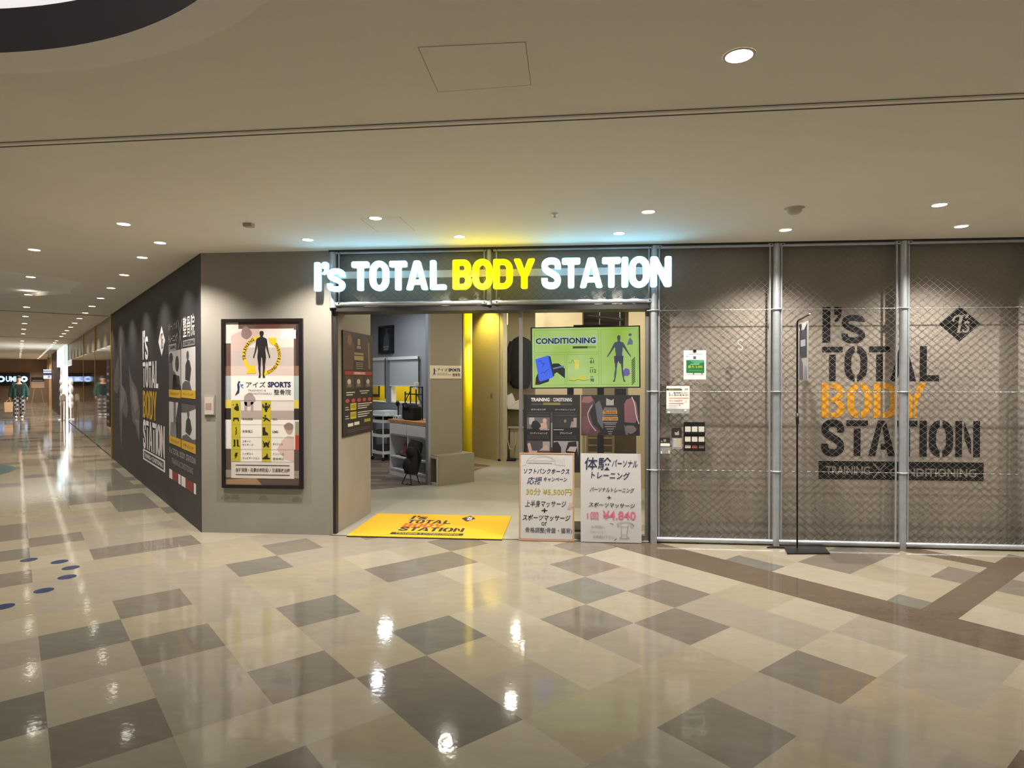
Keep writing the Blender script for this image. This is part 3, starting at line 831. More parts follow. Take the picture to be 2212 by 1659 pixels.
# ring, figure, words
YR = '#dcb410'
def arcband(f, cx, cy, r0, r1, a0, a1, c, k, n=24):
    vs = []
    for i in range(n + 1):
        a = radians(a0 + (a1 - a0) * i / n); vs += [(cx + r0 * cos(a), cy - r0 * sin(a)), (cx + r1 * cos(a), cy - r1 * sin(a))]
    f.tri(vs, [(2 * i, 2 * i + 1, 2 * i + 3, 2 * i + 2) for i in range(n)], c, k)
CXR, CYR = 460, 372
arcband(f, CXR, CYR, 150, 182, 95, 236, YR, 8); arcband(f, CXR, CYR, 150, 182, -88, 46, YR, 8)
f.poly([(520, 212), (600, 212), (590, 290), (540, 262)], YR, 9); f.poly([(318, 540), (404, 538), (390, 455), (335, 480)], YR, 9)
def ringtext(s, a0, a1, r, h):
    for i, ch in enumerate(s):
        a = a0 + (a1 - a0) * (i + .5) / len(s); ar = radians(a)
        x, y = CXR + r * cos(ar), CYR - r * sin(ar); wdt = .42 * h if ch == 'I' else .86 * h
        rot = (ar - pi / 2) if s == 'TRAINING' else (ar + pi / 2)
        vs, fs, ax, bx, ay, by = text2d(ch, .03)
        o = []
        for vx, vy in vs:
            ux = ((vx - ax) / (bx - ax) - .5) * wdt; uy = ((vy - ay) / (by - ay) - .5) * h
            o.append((x + ux * cos(rot) - uy * sin(rot), y - (ux * sin(rot) + uy * cos(rot))))
        f.tri(o, fs, '#3c3310', 10)
ringtext('TRAINING', 196, 116, 166, 30); ringtext('CONDITIONING', -72, 40, 166, 28)
f.poly(figure_pts(460, 578, -430, .93), '#0d0b0c', 11)
f.done('ring_emblem', fp, 'yellow ring with TRAINING and CONDITIONING around a black figure')
f.text('アイズ', 312, 668, 496, 615, '#2a2a30', 8, .03); f.text('SPORTS', 515, 668, 732, 615, '#1d2350', 8, .05)
f.text('整骨院', 573, 737, 732, 685, '#231f20', 8, .03)
f.text('TRAINING &', 330, 705, 500, 686, '#8d8888', 8, .01); f.text('CONDITIONING', 330, 735, 553, 715, '#8d8888', 8, .01)
f.poly([(205, 745), (232, 690), (228, 640), (240, 612), (252, 660), (246, 720)], '#20294f', 8); f.disc(248, 618, 9, 9, '#20294f', 9)
f.line([(255, 640), (285, 645), (262, 655), (285, 675)], 9, '#5a86b8', 8)
f.done('heading', fp)
YS = '#b3a521'
for x0, x1 in ((172, 258), (458, 545)):
    f.rect(x0, 1350, x1, 787, YS, 8)
for y in (787, 1010, 1126, 1238, 1350):
    f.line([(172, y), (758, y)], 2.5, '#8b857f', 9)
K = '#1c1a14'
def icon(cx, cy, kind):
    P_ = lambda pts, k=10: f.poly([(cx + x, cy + y) for x, y in pts], K, k)
    if kind == 0: f.disc(cx + 10, cy - 22, 10, 12, K, 10); P_([(-8, -8), (26, -12), (28, 34), (8, 34), (-20, 18)]); f.disc(cx - 25, cy - 22, 5, 5, K, 10)
    if kind == 1: f.disc(cx, cy - 30, 11, 12, K, 10); P_([(-18, -16), (18, -16), (14, 24), (-14, 24)]); P_([(-36, -28), (-26, -28), (-18, -2), (-18, 12), (-34, 0)]); P_([(36, -28), (26, -28), (18, -2), (18, 12), (34, 0)]); P_([(-12, 24), (12, 24), (8, 42), (-8, 42)])
    if kind == 2: P_([(-24, -14), (24, -14), (30, 20), (18, 20), (14, 4), (-14, 4), (-18, 20), (-30, 20)])
    if kind == 3: f.disc(cx - 8, cy - 30, 9, 10, K, 10); P_([(-34, -20), (8, -14), (40, 14), (34, 22), (2, 4), (-20, 22), (-28, 16), (-12, 0), (-34, -10)])
    if kind == 4: P_(ribbon([(6, -36), (-2, -26), (6, -10), (-2, 6), (4, 18), (-6, 36)], 8))
    if kind == 5: P_([(-34, -36), (-8, -36), (-8, 0), (18, 20), (18, 38), (-34, 38)])
    if kind == 6: P_([(-24, -36), (-6, -36), (-6, 28), (-32, 28), (-20, 14)]); P_([(6, -36), (22, -36), (22, 14), (36, 28), (8, 28)])
    if kind == 7: f.disc(cx, cy, 14, 16, K, 10); P_([(-34, -26), (-26, -26), (-10, 4), (10, 4), (26, -26), (34, -26), (22, 18), (30, 32), (14, 32), (0, 16), (-14, 32), (-30, 32), (-22, 18)], 11)
    if kind == 8: P_([(-6, -30), (18, -30), (6, -8), (16, -8), (-16, 34), (-6, 4), (-16, 4)])
    if kind == 9: P_([(-36, 16), (36, 16), (36, 28), (-36, 28)]); P_([(-30, 16), (0, -8), (4, -26), (14, -22), (16, 10), (30, 16)])
for i, cy in enumerate((850, 960, 1070, 1185, 1300)):
    icon(216, cy, 2 * i); icon(500, cy, 2 * i + 1)
for (s_, x0, x1, y, h) in (('骨格調整', 275, 375, 970, 22), ('背骨矯正', 275, 375, 1086, 26), ('EMS', 560, 615, 1086, 22), ('スポーツ', 275, 355, 1175, 22), ('マッサージ', 275, 378, 1208, 22), ('ダイエット', 560, 655, 1198, 22), ('ハイボルト', 275, 378, 1290, 22), ('コンビネーション', 275, 435, 1330, 24), ('インソール', 560, 668, 1290, 24), ('産後矯正', 560, 668, 1335, 24), ('鍼灸', 560, 605, 970, 22)):
    f.text(s_, x0, y, x1, y - h, '#5c5650', 9, .012)
f.done('treatment_list', fp)
f.rect(210, 1388, 718, 1381, '#3a3230', 8); f.rect(210, 1476, 718, 1469, '#3a3230', 8)
f.text('各種保険・自費診療取扱い 交通事故治療', 210, 1448, 720, 1410, '#2c2726', 8, .03)
f.done('footer_text', fp)

# little leaflet pocket beside it
q = thing('leaflet_pocket', 'small grey leaflet pocket on the pier left of the framed poster', 'leaflet holder', (.1, 0, 1.23))
part(MB().box(.036, .152, -.012, -.001, 1.225, 1.435, mat('pocket_grey', '#9c938a', .4, 0, .03, 9)), 'pocket_back', q)
part(MB().box(.05, .145, -.022, -.012, 1.232, 1.41, pr('#b5aca2')).box(.06, .125, -.0226, -.022, 1.28, 1.35, pr('#9a7f76')), 'leaflet', q)

# ------------------------------------------------------------------ black banner along the corridor wall
bn = thing('wall_banner', 'huge black banner with lettering and photos along the corridor wall', 'banner', tuple(cp(3.9, 0, 0)))
q = MB(CM); q.box(0.002, 7.70, -.006, -.001, .0, H - .003, M_BLACKW); part(q, 'vinyl_sheet', bn)
f = Flat(cp(0, -.006, 0), -CD, (0, 0, 1), 0, 0, 1, 1, .0008)
WH = '#cfc9c6'
f.word("I's", -3.79, 1.895, -3.30, 2.325, WH, st=True); f.word('TOTAL', -3.79, 1.475, -2.47, 1.85, WH); f.done('lettering', bn, 'white stencilled words on the black banner')
f.word('STATION', -3.79, .565, -2.02, .985, WH); f.done('lettering', bn, 'white stencilled word STATION on the black banner')
f.word('BODY', -3.79, 1.02, -2.60, 1.425, '#b8931c'); f.done('yellow_lettering', bn, 'yellow stencilled word BODY on the black banner')
diamond(f, -2.21, 2.10, .25, .205, WH, '#2b2929'); f.done('diamond_logo', bn)
f.rect(-3.81, .385, -2.01, .545, WH, 1); f.rect(-3.72, .41, -2.10, .52, '#3a3737', 2); f.text('TRAINING × CONDITIONING', -3.66, .432, -2.16, .498, WH, 3, .02); f.done('caption_bar', bn)
f.text('パーソナル', -1.73, 2.20, -1.17, 2.30, '#a8a3a0', 2, .01); f.text('トレーニング', -1.73, 2.05, -1.17, 2.15, '#a8a3a0', 2, .01)
f.rect(-1.73, 1.95, -1.25, 2.03, '#8e8a88', 1); f.text('TRAINING', -1.70, 1.965, -1.28, 2.015, '#3a3736', 3, .02); f.done('heading', bn)
f.line([(-1.14, 1.95), (-.90, 2.30)], .018, '#8d8886', 2); f.line([(-.90, 1.95), (-1.14, 2.30)], .018, '#8d8886', 2)
f.done('cross_mark', bn)
f.text('整骨院', -.86, 2.07, -.26, 2.31, WH, 2, .03); f.done('heading', bn)
f.rect(-.86, 1.97, -.26, 2.04, '#8e8a88', 1)
f.text('CONDITIONING', -.84, 1.98, -.28, 2.03, '#3a3736', 3, .02)
f.done('heading', bn)
def pic(x0, x1, y0, y1, shapes, bg):
    f.rect(x0, y0, x1, y1, bg, 1)
    for (kind, a) in shapes:
        S = lambda q_: [(x0 + u * (x1 - x0), y0 + v * (y1 - y0)) for u, v in q_]
        if kind == 'p': f.poly(S(a[0]), a[1], 2)
        if kind == 'e': f.disc(x0 + a[0] * (x1 - x0), y0 + a[1] * (y1 - y0), a[2] * (x1 - x0), a[3] * (y1 - y0), a[4], 3)
    f.done('photo', bn)
DKG = '#2f2c2c'
pic(-1.72, -1.00, 1.47, 1.945, [('p', ([(0, 0), (.0, .75), (.25, .85), (.38, .5), (.6, .42), (.75, .15), (1, .1), (1, 0)], '#55504e')), ('e', (.2, .82, .17, .14, DKG)), ('e', (.72, .66, .15, .2, DKG)), ('p', ([(.3, .0), (.38, .4), (.9, .35), (1, 0)], DKG))], '#a19c99')
pic(-.97, -.225, 1.475, 1.95, [('p', ([(.3, .25), (.32, .6), (.45, .72), (.6, .7), (.72, .5), (.62, .2)], DKG)), ('e', (.48, .82, .09, .11, '#4b4644')), ('p', ([(.05, 0), (.1, .15), (.3, .22), (.6, .2), (.75, 0)], '#4f4a48'))], '#b9b4b2')
pic(-1.72, -1.00, .895, 1.32, [('p', ([(.4, .4), (.4, 1), (.6, 1), (.62, .4)], '#5d5957')), ('p', ([(.65, 0), (.62, .55), (.8, 1), (1, 1), (1, 0)], DKG)), ('p', ([(.1, 0), (.15, .4), (.75, .45), (.7, 0)], '#6d6866'))], '#a8a3a1')
pic(-.97, -.225, .895, 1.315, [('p', ([(0, .75), (0, 1), (1, 1), (1, .92), (.4, .78)], '#4a4543')), ('p', ([(.3, .25), (.35, .55), (.5, .68), (.65, .6), (.75, .35), (.6, .18)], DKG)), ('e', (.5, .75, .08, .1, '#4b4644')), ('p', ([(0, 0), (.1, .12), (.4, .2), (.8, .1), (1, .14), (1, 0)], '#4f4a48'))], '#b5b0ae')
for x0, x1, y0, y1, s_ in ((-1.72, -1.0, 1.375, 1.47, 'カウンセリング'), (-.97, -.225, 1.385, 1.475, 'トレーニング'), (-1.72, -1.0, .80, .895, 'コンディショニング'), (-.97, -.225, .795, .895, 'プランニング')):
    f.rect(x0, y0, x1, y1, '#b58f22', 2); f.text(s_, x0 + .1, y0 + .03, x1 - .1, y1 - .03, '#5b4812', 3, .02); f.done('photo_caption', bn)
for s_, x0, x1 in (("I's", -1.70, -1.56), ('TOTAL', -1.50, -1.12), ('BODY', -1.06, -.78), ('STATION', -.72, -.24)):
    f.text(s_, x0, .68, x1, .75, '#97928f', 2, .01); f.done('footer_word', bn)
f.text('TRAINING & CONDITIONING', -1.55, .56, -.36, .63, '#827d7b', 2, .01); f.done('footer_text', bn)
for i, (x0, x1, c) in enumerate(((-1.72, -1.52, WH), (-1.49, -1.18, '#7a2722'), (-1.16, -1.02, WH), (-.98, -.75, WH), (-.72, -.36, '#7a2722'), (-.33, -.22, WH))):
    f.rect(x0, .36, x1, .475, c, 2); f.done('color_block', bn)
# grey photograph of a muscular back and shoulders
for i, (pts, c) in enumerate((([(-7.5, 1.40), (-7.3, 1.75), (-6.7, 2.05), (-6.5, 1.5), (-6.9, 1.3)], '#4b4644'), ([(-6.6, .9), (-6.45, 2.15), (-6.3, 2.3), (-6.15, 1.5), (-5.6, 1.35), (-5.4, 1.1), (-5.6, .9), (-6.1, 1.0), (-6.35, .25)], '#554f4d'), ([(-6.42, 1.0), (-6.35, 2.1), (-6.2, 1.5), (-5.75, 1.35), (-6.1, 1.1)], '#6a6462'), ([(-5.3, 1.85), (-5.0, 1.6), (-4.4, 1.45), (-4.1, 1.15), (-4.2, .62), (-4.6, .85), (-4.9, .9), (-5.15, 1.3)], '#57514f'), ([(-4.95, 1.5), (-4.45, 1.38), (-4.25, 1.15), (-4.6, 1.05), (-4.85, 1.2)], '#6d6765'), ([(-4.7, .95), (-4.35, .85), (-4.15, .65), (-4.15, .95)], '#6f6967'), ([(-7.2, .2), (-7.1, .9), (-6.9, .2)], '#3a3636'))):
    f.poly(pts, c, 1 + i % 3)
f.done('torso_photo', bn)

# ------------------------------------------------------------------ door mat
dm = thing('door_mat', 'bright yellow entrance mat with black and red lettering', 'mat', (2.37, .48, 0.004))
q = MB(); q.box(1.574, 3.158, -.045, 1.003, .002, .012, M_YELM); q.box(1.574, 3.158, -.056, -.045, .002, .008, M_BLACK); part(q, 'mat_base', dm)
f = Flat((0, 0, .012), (1, 0, 0), (0, 1, 0))
f.word("I's", 2.03, .735, 2.21, .90, BK); f.word('TOTAL', 2.03, .545, 2.52, .70, BK); f.word('STATION', 2.03, .20, 2.72, .36, BK); f.done('lettering', dm)
f.word('BODY', 2.03, .375, 2.47, .53, '#c8431c'); f.done('red_lettering', dm, 'red word BODY on the yellow mat')
f.rect(1.99, .045, 2.745, .135, BK); f.text('TRAINING × CONDITIONING', 2.04, .065, 2.70, .115, '#b29a3a', 3, .02); f.done('caption_bar', dm)
diamond(f, 2.685, .82, .082, .15, BK, '#e8e2d0'); f.done('diamond_logo', dm)

# ------------------------------------------------------------------ two hand-lettered boards leaning on the glass
def board(nm, label, x0, x1, hgt, framed):
    t = thing(nm, label, 'sign board', ((x0 + x1) / 2, -.04, 0.0))
    V = Vector((0, .085, hgt)).normalized(); U = Vector((1, 0, 0)); N = U.cross(V)
    M = Matrix.Identity(4); M.col[0][:3] = U; M.col[1][:3] = -N; M.col[2][:3] = V; M.col[3][:3] = (x0, -.05, .006)
    w_ = x1 - x0; q = MB(M)
    q.box(0, w_, 0, .010, 0, hgt, M_BOARD if not framed else pr('#b58e6c')); part(q, 'panel', t)
    if framed:
        q = MB(M); q.box(.013, w_ - .016, -.0015, 0, .018, hgt - .020, M_BOARD); part(q, 'paper', t)
        q = MB(M)
        for a, b_, c, d_ in ((0, w_, 0, .014), (0, w_, hgt - .014, hgt), (0, .010, .014, hgt - .014), (w_ - .012, w_, .014, hgt - .014)):
            q.box(a, b_, -.004, 0, c, d_, pr('#b58e6c'))
        part(q, 'wooden_frame', t)
    O = Vector((x0, -.05, .006)) + N * .0016
    return t, O, U, V
t, O, U, V = board('sign_board', 'handwritten white board in a thin wooden frame, left of the two at the entrance', 3.326, 3.872, .862, True)
f = Flat(O, U, V, 128, 1470, .546 / 792, -.862 / 1238, .0005)
NV = '#1b2048'; BL = '#17151c'
f.line([(165, 415), (225, 408), (235, 345), (635, 345), (640, 400), (790, 412)], 5, '#a09c9a', 2)
f.line([(p[0], p[1]) for p in arc(440, 345, 195, -75, 0, 180, 12)], 4, '#a09c9a', 2); f.line(arc(470, 345, 150, -55, 10, 170, 10), 4, '#a09c9a', 2)
for x in (650, 680, 710, 740, 770): f.line([(x, 300), (x + 5, 400)], 3, '#b5b1af', 2)
f.rect(250, 386, 600, 372, '#8f8b8d', 2)
f.done('stadium_drawing', t)
f.text('ソフトバンクホークス', 190, 530, 852, 455, NV, 3, .014, -.15); f.text('応援', 245, 680, 455, 575, '#22305c', 3, .012, -.2); f.text('キャンペーン', 480, 640, 815, 575, NV, 3, .014, -.15)
f.text('30分 ¥5,500円', 228, 835, 880, 735, '#a2941c', 3, .03); f.done('campaign_text', t)
f.text('上半身マッサージ', 218, 1000, 800, 905, BL, 3, .018, -.12); f.text('+', 450, 1075, 535, 1018, BL, 3, .02); f.text('スポーツマッサージ', 182, 1190, 860, 1105, BL, 3, .018, -.15)
f.text('or', 450, 1258, 530, 1205, BL, 3, .0); f.text('骨格調整(骨盤・猫背)', 220, 1372, 885, 1285, '#33303a', 3, .01, -.05)
blob(f, 868, 965, 36, 34, '#b3a193', 3); blob(f, 845, 1010, 22, 16, '#a8a09c', 3, seed=4)
f.done('menu_text', t)
t, O, U, V = board('sign_board', 'frameless white board with handwritten pink price, right of the two at the entrance', 3.934, 4.522, .862, False)
f = Flat(O, U, V, 980, 1480, .588 / 838, -.862 / 1242, .0005)
f.text('体験', 1035, 470, 1405, 295, NV, 3, .008, -.06); f.text('パーソナル', 1420, 430, 1775, 325, '#20264f', 3, .012, -.1, .03); f.text('トレーニング', 1130, 600, 1660, 495, NV, 3, .012, -.1, .02); f.done('heading', t)
f.text('パーソナルトレーニング', 1112, 785, 1720, 715, BL, 3, .012, -.15, .02); f.text('+', 1345, 880, 1405, 835, BL, 3, .01); f.text('スポーツマッサージ', 1095, 1000, 1730, 930, BL, 3, .012, -.15, .02); f.done('menu_text', t)
f.text('1回', 1070, 1165, 1225, 1065, '#c06074', 3, .006); f.text('¥4.840', 1285, 1165, 1740, 1040, '#c8627a', 3, .01); f.done('price_text', t, 'pink handwritten price')
f.text('お気軽に', 1125, 1285, 1320, 1245, '#9a958f', 3); f.text('スタッフまで', 1110, 1355, 1335, 1310, '#a8a39d', 3); f.text('お声掛け下さい', 1150, 1430, 1440, 1380, '#8f8a85', 3)
f.line([(1385, 1215), (1435, 1232)], 7, '#5a5652', 3); f.line([(1445, 1450), (1475, 1425)], 7, '#3a3632', 3); f.done('note_text', t)
G_ = '#8d8a87'
f.line([(1480, 1225), (1520, 1205), (1600, 1195), (1680, 1208), (1715, 1240)], 7, G_, 3); f.line([(1480, 1225), (1500, 1258), (1520, 1235)], 7, G_, 3); f.line(arc(1690, 1245, 22, 22, 0, 360, 12), 6, G_, 3)
f.line([(1540, 1230), (1545, 1400), (1520, 1420), (1650, 1420), (1620, 1390)], 7, G_, 3); f.line([(1545, 1260), (1640, 1260)], 5, G_, 3); f.line([(1640, 1235), (1610, 1400)], 7, G_, 3); f.line([(1555, 1370), (1600, 1370)], 5, G_, 3)
f.done('trainer_drawing', t)

# ------------------------------------------------------------------ display behind the glass
tv = thing('display_screen', 'large lit green display reading CONDITIONING behind the shop glass', 'screen', (3.99, .5, 0))
M3 = Matrix.Translation((3.99, .47, 1.83)) @ Matrix.Rotation(radians(-.6), 4, 'Y')
q = MB(M3); q.rbox(-.577, .577, -.004, .035, -.328, .328, M_BLACK, .005); q.box(-.12, .30, -.0, .03, .328, .345, M_BLACK); part(q, 'bezel', tv)
q = MB(); q.box(3.80, 3.87, .51, .56, .02, 1.7, M_BLACK); q.box(4.12, 4.19, .51, .56, .02, 1.7, M_BLACK); q.box(3.72, 4.27, .34, .72, .006, .03, M_BLACK); part(q, 'stand', tv)
q = MB(); q.box(4.30, 4.42, .45, .52, 1.30, 1.50, M_BLACK); part(q, 'speaker', tv)
SCR = bpy.data.materials.new('screen_green'); SCR.use_nodes = True
nt = SCR.node_tree; b = nt.nodes['Principled BSDF']; tc = nt.nodes.new('ShaderNodeTexCoord'); n = nt.nodes.new('ShaderNodeTexNoise'); n.inputs['Scale'].default_value = 2.2
rp = nt.nodes.new('ShaderNodeValToRGB'); rp.color_ramp.elements[0].position = .3; rp.color_ramp.elements[0].color = lin('#98bb42') + (1,); rp.color_ramp.elements[1].position = .75; rp.color_ramp.elements[1].color = lin('#b4d488') + (1,)
nt.links.new(tc.outputs['Object'], n.inputs['Vector']); nt.links.new(n.outputs['Fac'], rp.inputs['Fac']); nt.links.new(rp.outputs['Color'], b.inputs['Emission Color']); b.inputs['Emission Strength'].default_value = .95; b.inputs['Base Color'].default_value = (.02, .02, .02, 1); b.inputs['Roughness'].default_value = .15
f = Flat(M3 @ Vector((-.577, -.0042, .328)), M3.to_3x3() @ Vector((1, 0, 0)), M3.to_3x3() @ Vector((0, 0, 1)), 345, 225, 1.154 / 1227, -.656 / 700, .0004)
f.rect(362, 912, 1556, 238, SCR, 0)
LG = 'e#7f9a3c'
def frame_(x0, y0, x1, y1, w_=4):
    f.line([(x0, y0), (x1, y0), (x1, y1), (x0, y1), (x0, y0)], w_, LG, 1)
frame_(388, 262, 1108, 515); frame_(388, 540, 730, 885); frame_(752, 540, 1108, 885); frame_(1135, 262, 1540, 885)
for i in range(9):
    for j in range(8):
        f.disc(385 + i * 21, 292 + j * 24, 4, 4, 'e#8fae48', 1, 6)
f.text('CONDITIONING', 396, 428, 1086, 342, 'e#a9c8f4', 2, .06); f.text('CONDITIONING', 402, 418, 1078, 350, 'e#0a0e1c', 3, .035)
f.rect(820, 474, 985, 448, 'e#3a4a26', 2); f.rect(985, 474, 1080, 448, 'e#7f9a4a', 2)
f.poly([(392, 880), (400, 800), (425, 740), (600, 640), (660, 640), (730, 700), (728, 810), (640, 740), (560, 790), (545, 845), (440, 880)], 'e#12140f', 2)
f.poly([(395, 590), (540, 548), (568, 560), (612, 775), (590, 800), (455, 845), (435, 830)], 'e#3a66f0', 3); f.poly([(545, 560), (568, 560), (612, 775), (595, 790)], 'e#142040', 4)
f.line([(430, 615), (455, 605), (470, 640), (500, 635), (470, 680)], 6, 'e#22347e', 4); f.line([(455, 755), (480, 735), (500, 750), (520, 720), (550, 700)], 6, 'e#22347e', 4); f.poly([(590, 690), (720, 665), (722, 680), (600, 706)], 'e#5f7fb0', 4)
for s_, y in (('61', 645), ('112', 750), ('98', 855)):
    f.text(s_, 1012, y, 1055 if len(s_) == 2 else 1078, y - 42, 'e#22301a', 3, .03); f.rect(1012, y - 62, 1048, y - 55, 'e#33421f', 3)
f.line([(770, 630), (800, 640), (815, 600), (835, 640), (870, 625)], 5, 'e#6f8a3c', 2); f.poly([(770, 840), (800, 790), (850, 810), (930, 770), (1000, 830)], 'e#c9c94e', 2)
f.poly([(835, 600), (890, 600), (885, 700), (845, 720)], 'e#d9cf5a', 2); f.line([(770, 830), (830, 838), (880, 825), (930, 838), (1000, 828)], 6, 'e#5f7a34', 3)
f.poly(figure_pts(1335, 855, -525, .78, 'spread'), 'e#3d4a58', 3); f.poly([(1280, 565), (1385, 565), (1380, 650), (1340, 650), (1330, 620), (1315, 650), (1285, 650)], 'e#33364e', 4)
f.poly([(1385, 790), (1385, 720), (1415, 700), (1450, 720), (1455, 770), (1430, 790)], 'e#6a5aa0', 3); f.disc(1460, 328, 18, 16, 'e#4c6070', 3); f.poly([(1425, 440), (1445, 380), (1460, 360), (1490, 400), (1485, 440)], 'e#5c7080', 3)
for i in range(12):
    f.poly([(1470, 620 + i * 24), (1510, 575 + i * 24), (1515, 590 + i * 24), (1475, 632 + i * 24)], 'e#4b5c2c', 2)
f.done('screen_image', tv)

# ------------------------------------------------------------------ posters stuck inside the glass
def glass_poster(label, x0, x1, z0, z1):
    t = thing('window_poster', label, 'poster', ((x0 + x1) / 2, .11, z0)); q = MB(); q.box(x0, x1, .106, .112, z0, z1, pr('#1c1a1c')); part(q, 'sheet', t)
    return t
t = glass_poster('dark TRAINING X CONDITIONING poster with small photos under the display, left one', 3.362, 3.93, .66, 1.442)
f = Flat((3.362, .106, 1.442), (1, 0, 0), (0, 0, 1), 262, 1000, .568 / 643, -.568 / 643, .0004)
f.text('TRAINING', 345, 1078, 558, 1035, '#f0ece8', 3, .035); f.line([(565, 1040), (595, 1075)], 3, '#8a8684', 3); f.line([(595, 1040), (565, 1075)], 3, '#8a8684', 3); f.text('CONDITIONING', 600, 1078, 812, 1035, '#dcd8d4', 3, .03)
f.rect(345, 1118, 815, 1098, '#4a4644', 2); f.rect(485, 1118, 680, 1090, '#857d33', 3)
f.text('カウンセリング', 348, 1180, 515, 1158, '#d8d3cf', 3, .02); f.text('パーソナルトレーニング', 622, 1180, 850, 1158, '#c8c3bf', 3, .02); f.text('コンディショニング', 335, 1452, 535, 1428, '#d8d3cf', 3, .02); f.text('プランニング', 675, 1450, 815, 1426, '#d8d3cf', 3, .02)
for x0, x1 in ((305, 555), (610, 865)):
    for y in (1205, 1228, 1238, 1472, 1495): f.rect(x0, y + 4, x1, y, '#5c5856', 2)
f.rect(572, 1640, 592, 1200, '#4a4644', 2); f.rect(577, 1600, 589, 1320, '#a8a3a0', 3)
f.done('poster_text', t)
f.rect(300, 1392, 560, 1258, '#6d6866', 2); f.rect(325, 1340, 385, 1262, '#b9b4b4', 3); blob(f, 400, 1350, 55, 50, '#151314', 4); f.poly([(430, 1392), (450, 1330), (520, 1310), (535, 1392)], '#c9a898', 3); f.disc(502, 1295, 24, 26, '#d0b0a0', 4); f.rect(448, 1404, 556, 1396, '#c9c5c2', 3); f.done('photo', t)
f.rect(605, 1380, 872, 1258, '#2c2a2c', 2); f.rect(830, 1370, 865, 1262, '#a39c98', 3); f.disc(735, 1300, 14, 18, '#8d7870', 3); f.rect(605, 1402, 720, 1395, '#c9c5c2', 3); f.poly([(790, 1372), (810, 1300), (835, 1310), (830, 1372)], '#9a8a84', 4); f.done('photo', t)
f.rect(300, 1700, 568, 1528, '#4d4a4c', 2); f.poly([(305, 1560), (335, 1550), (360, 1640), (420, 1640), (400, 1700), (330, 1700)], '#c9b0a8', 3); f.rect(480, 1640, 560, 1535, '#a8a2a0', 3); f.poly([(440, 1640), (520, 1570), (555, 1640)], '#c7aaa0', 4); f.done('photo', t)
f.rect(605, 1700, 885, 1528, '#a5a2a2', 2); f.poly([(605, 1700), (605, 1545), (650, 1535), (690, 1600), (690, 1700)], '#1d1b1d', 3); f.poly([(740, 1640), (770, 1540), (860, 1530), (885, 1700), (760, 1700)], '#201e20', 3); f.poly([(755, 1640), (790, 1590), (870, 1590), (850, 1650)], '#c2b5ae', 4); f.done('photo', t)
t = glass_poster('dark wide poster of two muscular bodies under the display, right one', 3.94, 4.522, 1.035, 1.44)
f = Flat((3.94, .106, 1.44), (1, 0, 0), (0, 0, 1), 905, 1000, .582 / 655, -.405 / 450, .0004)
f.poly([(910, 1440), (905, 1010), (1020, 1010), (1060, 1080), (1000, 1200), (1040, 1330), (1120, 1400), (1080, 1450)], '#5a3c42', 1); f.poly([(910, 1080), (930, 1020), (1015, 1012), (1045, 1060), (990, 1090)], '#8f6264', 2); f.poly(ribbon([(1030, 1110), (980, 1210), (1010, 1320), (1070, 1400)], 8), '#c9bcbc', 3)
f.poly([(1060, 1100), (1110, 1060), (1160, 1200), (1150, 1380), (1090, 1300)], '#5f5d68', 2); blob(f, 960, 1330, 50, 90, '#6d464c', 2)
f.poly([(1390, 1300), (1385, 1100), (1410, 1050), (1470, 1030), (1520, 1080), (1545, 1250), (1500, 1320)], '#86595f', 1); f.poly(ribbon([(1470, 1020), (1500, 1100), (1520, 1230), (1550, 1320)], 9), '#dcd4d4', 2)
blob(f, 1455, 1375, 60, 50, '#7a686c', 2); f.poly([(1380, 1300), (1530, 1310), (1540, 1340), (1390, 1335)], '#141214', 3); f.poly([(1385, 1330), (1400, 1440), (1430, 1445), (1400, 1340)], '#6d6466', 4)
f.done('photo', t)
f.poly([(1185, 1035), (1245, 1060), (1268, 1040), (1270, 1115), (1185, 1115)], '#a39e9c', 3); f.rect(1150, 1210, 1308, 1172, '#c08f42', 3); f.text('TRAINING', 1160, 1204, 1298, 1178, '#4e3a1c', 4, .03); f.rect(1145, 1282, 1316, 1242, '#cf9b4e', 3); f.text('CONDITIONING', 1152, 1276, 1310, 1248, '#5a4220', 4, .03)
for i, (y, w_) in enumerate(((1140, 70), (1158, 75), (1222, 80), (1300, 75), (1318, 62), (1345, 60), (1372, 40), (1400, 26), (1425, 18))):
    f.rect(1230 - w_, y + 10, 1230 + w_, y, '#8a8486', 3)
f.done('poster_text', t)

# ------------------------------------------------------------------ poster on the wing wall inside the entrance
t = thing('wall_poster', 'tall dark menu poster with a red band on the side wall of the entrance', 'poster', (1.45, .64, 1.0))
WU = Vector((.04, .95, 0)).normalized(); WO = Vector((1.43, .10, 0)) + Vector((.95, -.04, 0)).normalized() * .001
Nw = WU.cross(Vector((0, 0, 1)))
q = MB(); M4 = Matrix.Identity(4); M4.col[0][:3] = WU; M4.col[1][:3] = Nw; M4.col[2][:3] = (0, 0, 1); M4.col[3][:3] = WO; q.M = M4
q.box(.095, .985, 0, .014, .985, 2.115, pr('#221917')); part(q, 'panel', t)
f = Flat(WO + Nw * .014, WU, (0, 0, 1), 0, 0, 1, 1, .0005)
f.poly([(.10, 1.70), (.10, 2.10), (.30, 2.10), (.42, 1.95), (.36, 1.70)], '#4d3328', 1); f.disc(.27, 2.02, .06, .06, '#7a5340', 2); f.poly([(.62, 1.70), (.60, 2.0), (.72, 2.10), (.90, 2.02), (.95, 1.70)], '#3a2a24', 1); f.poly([(.84, 1.72), (.82, 2.02), (.86, 2.03), (.90, 1.72)], '#6d5a50', 2)
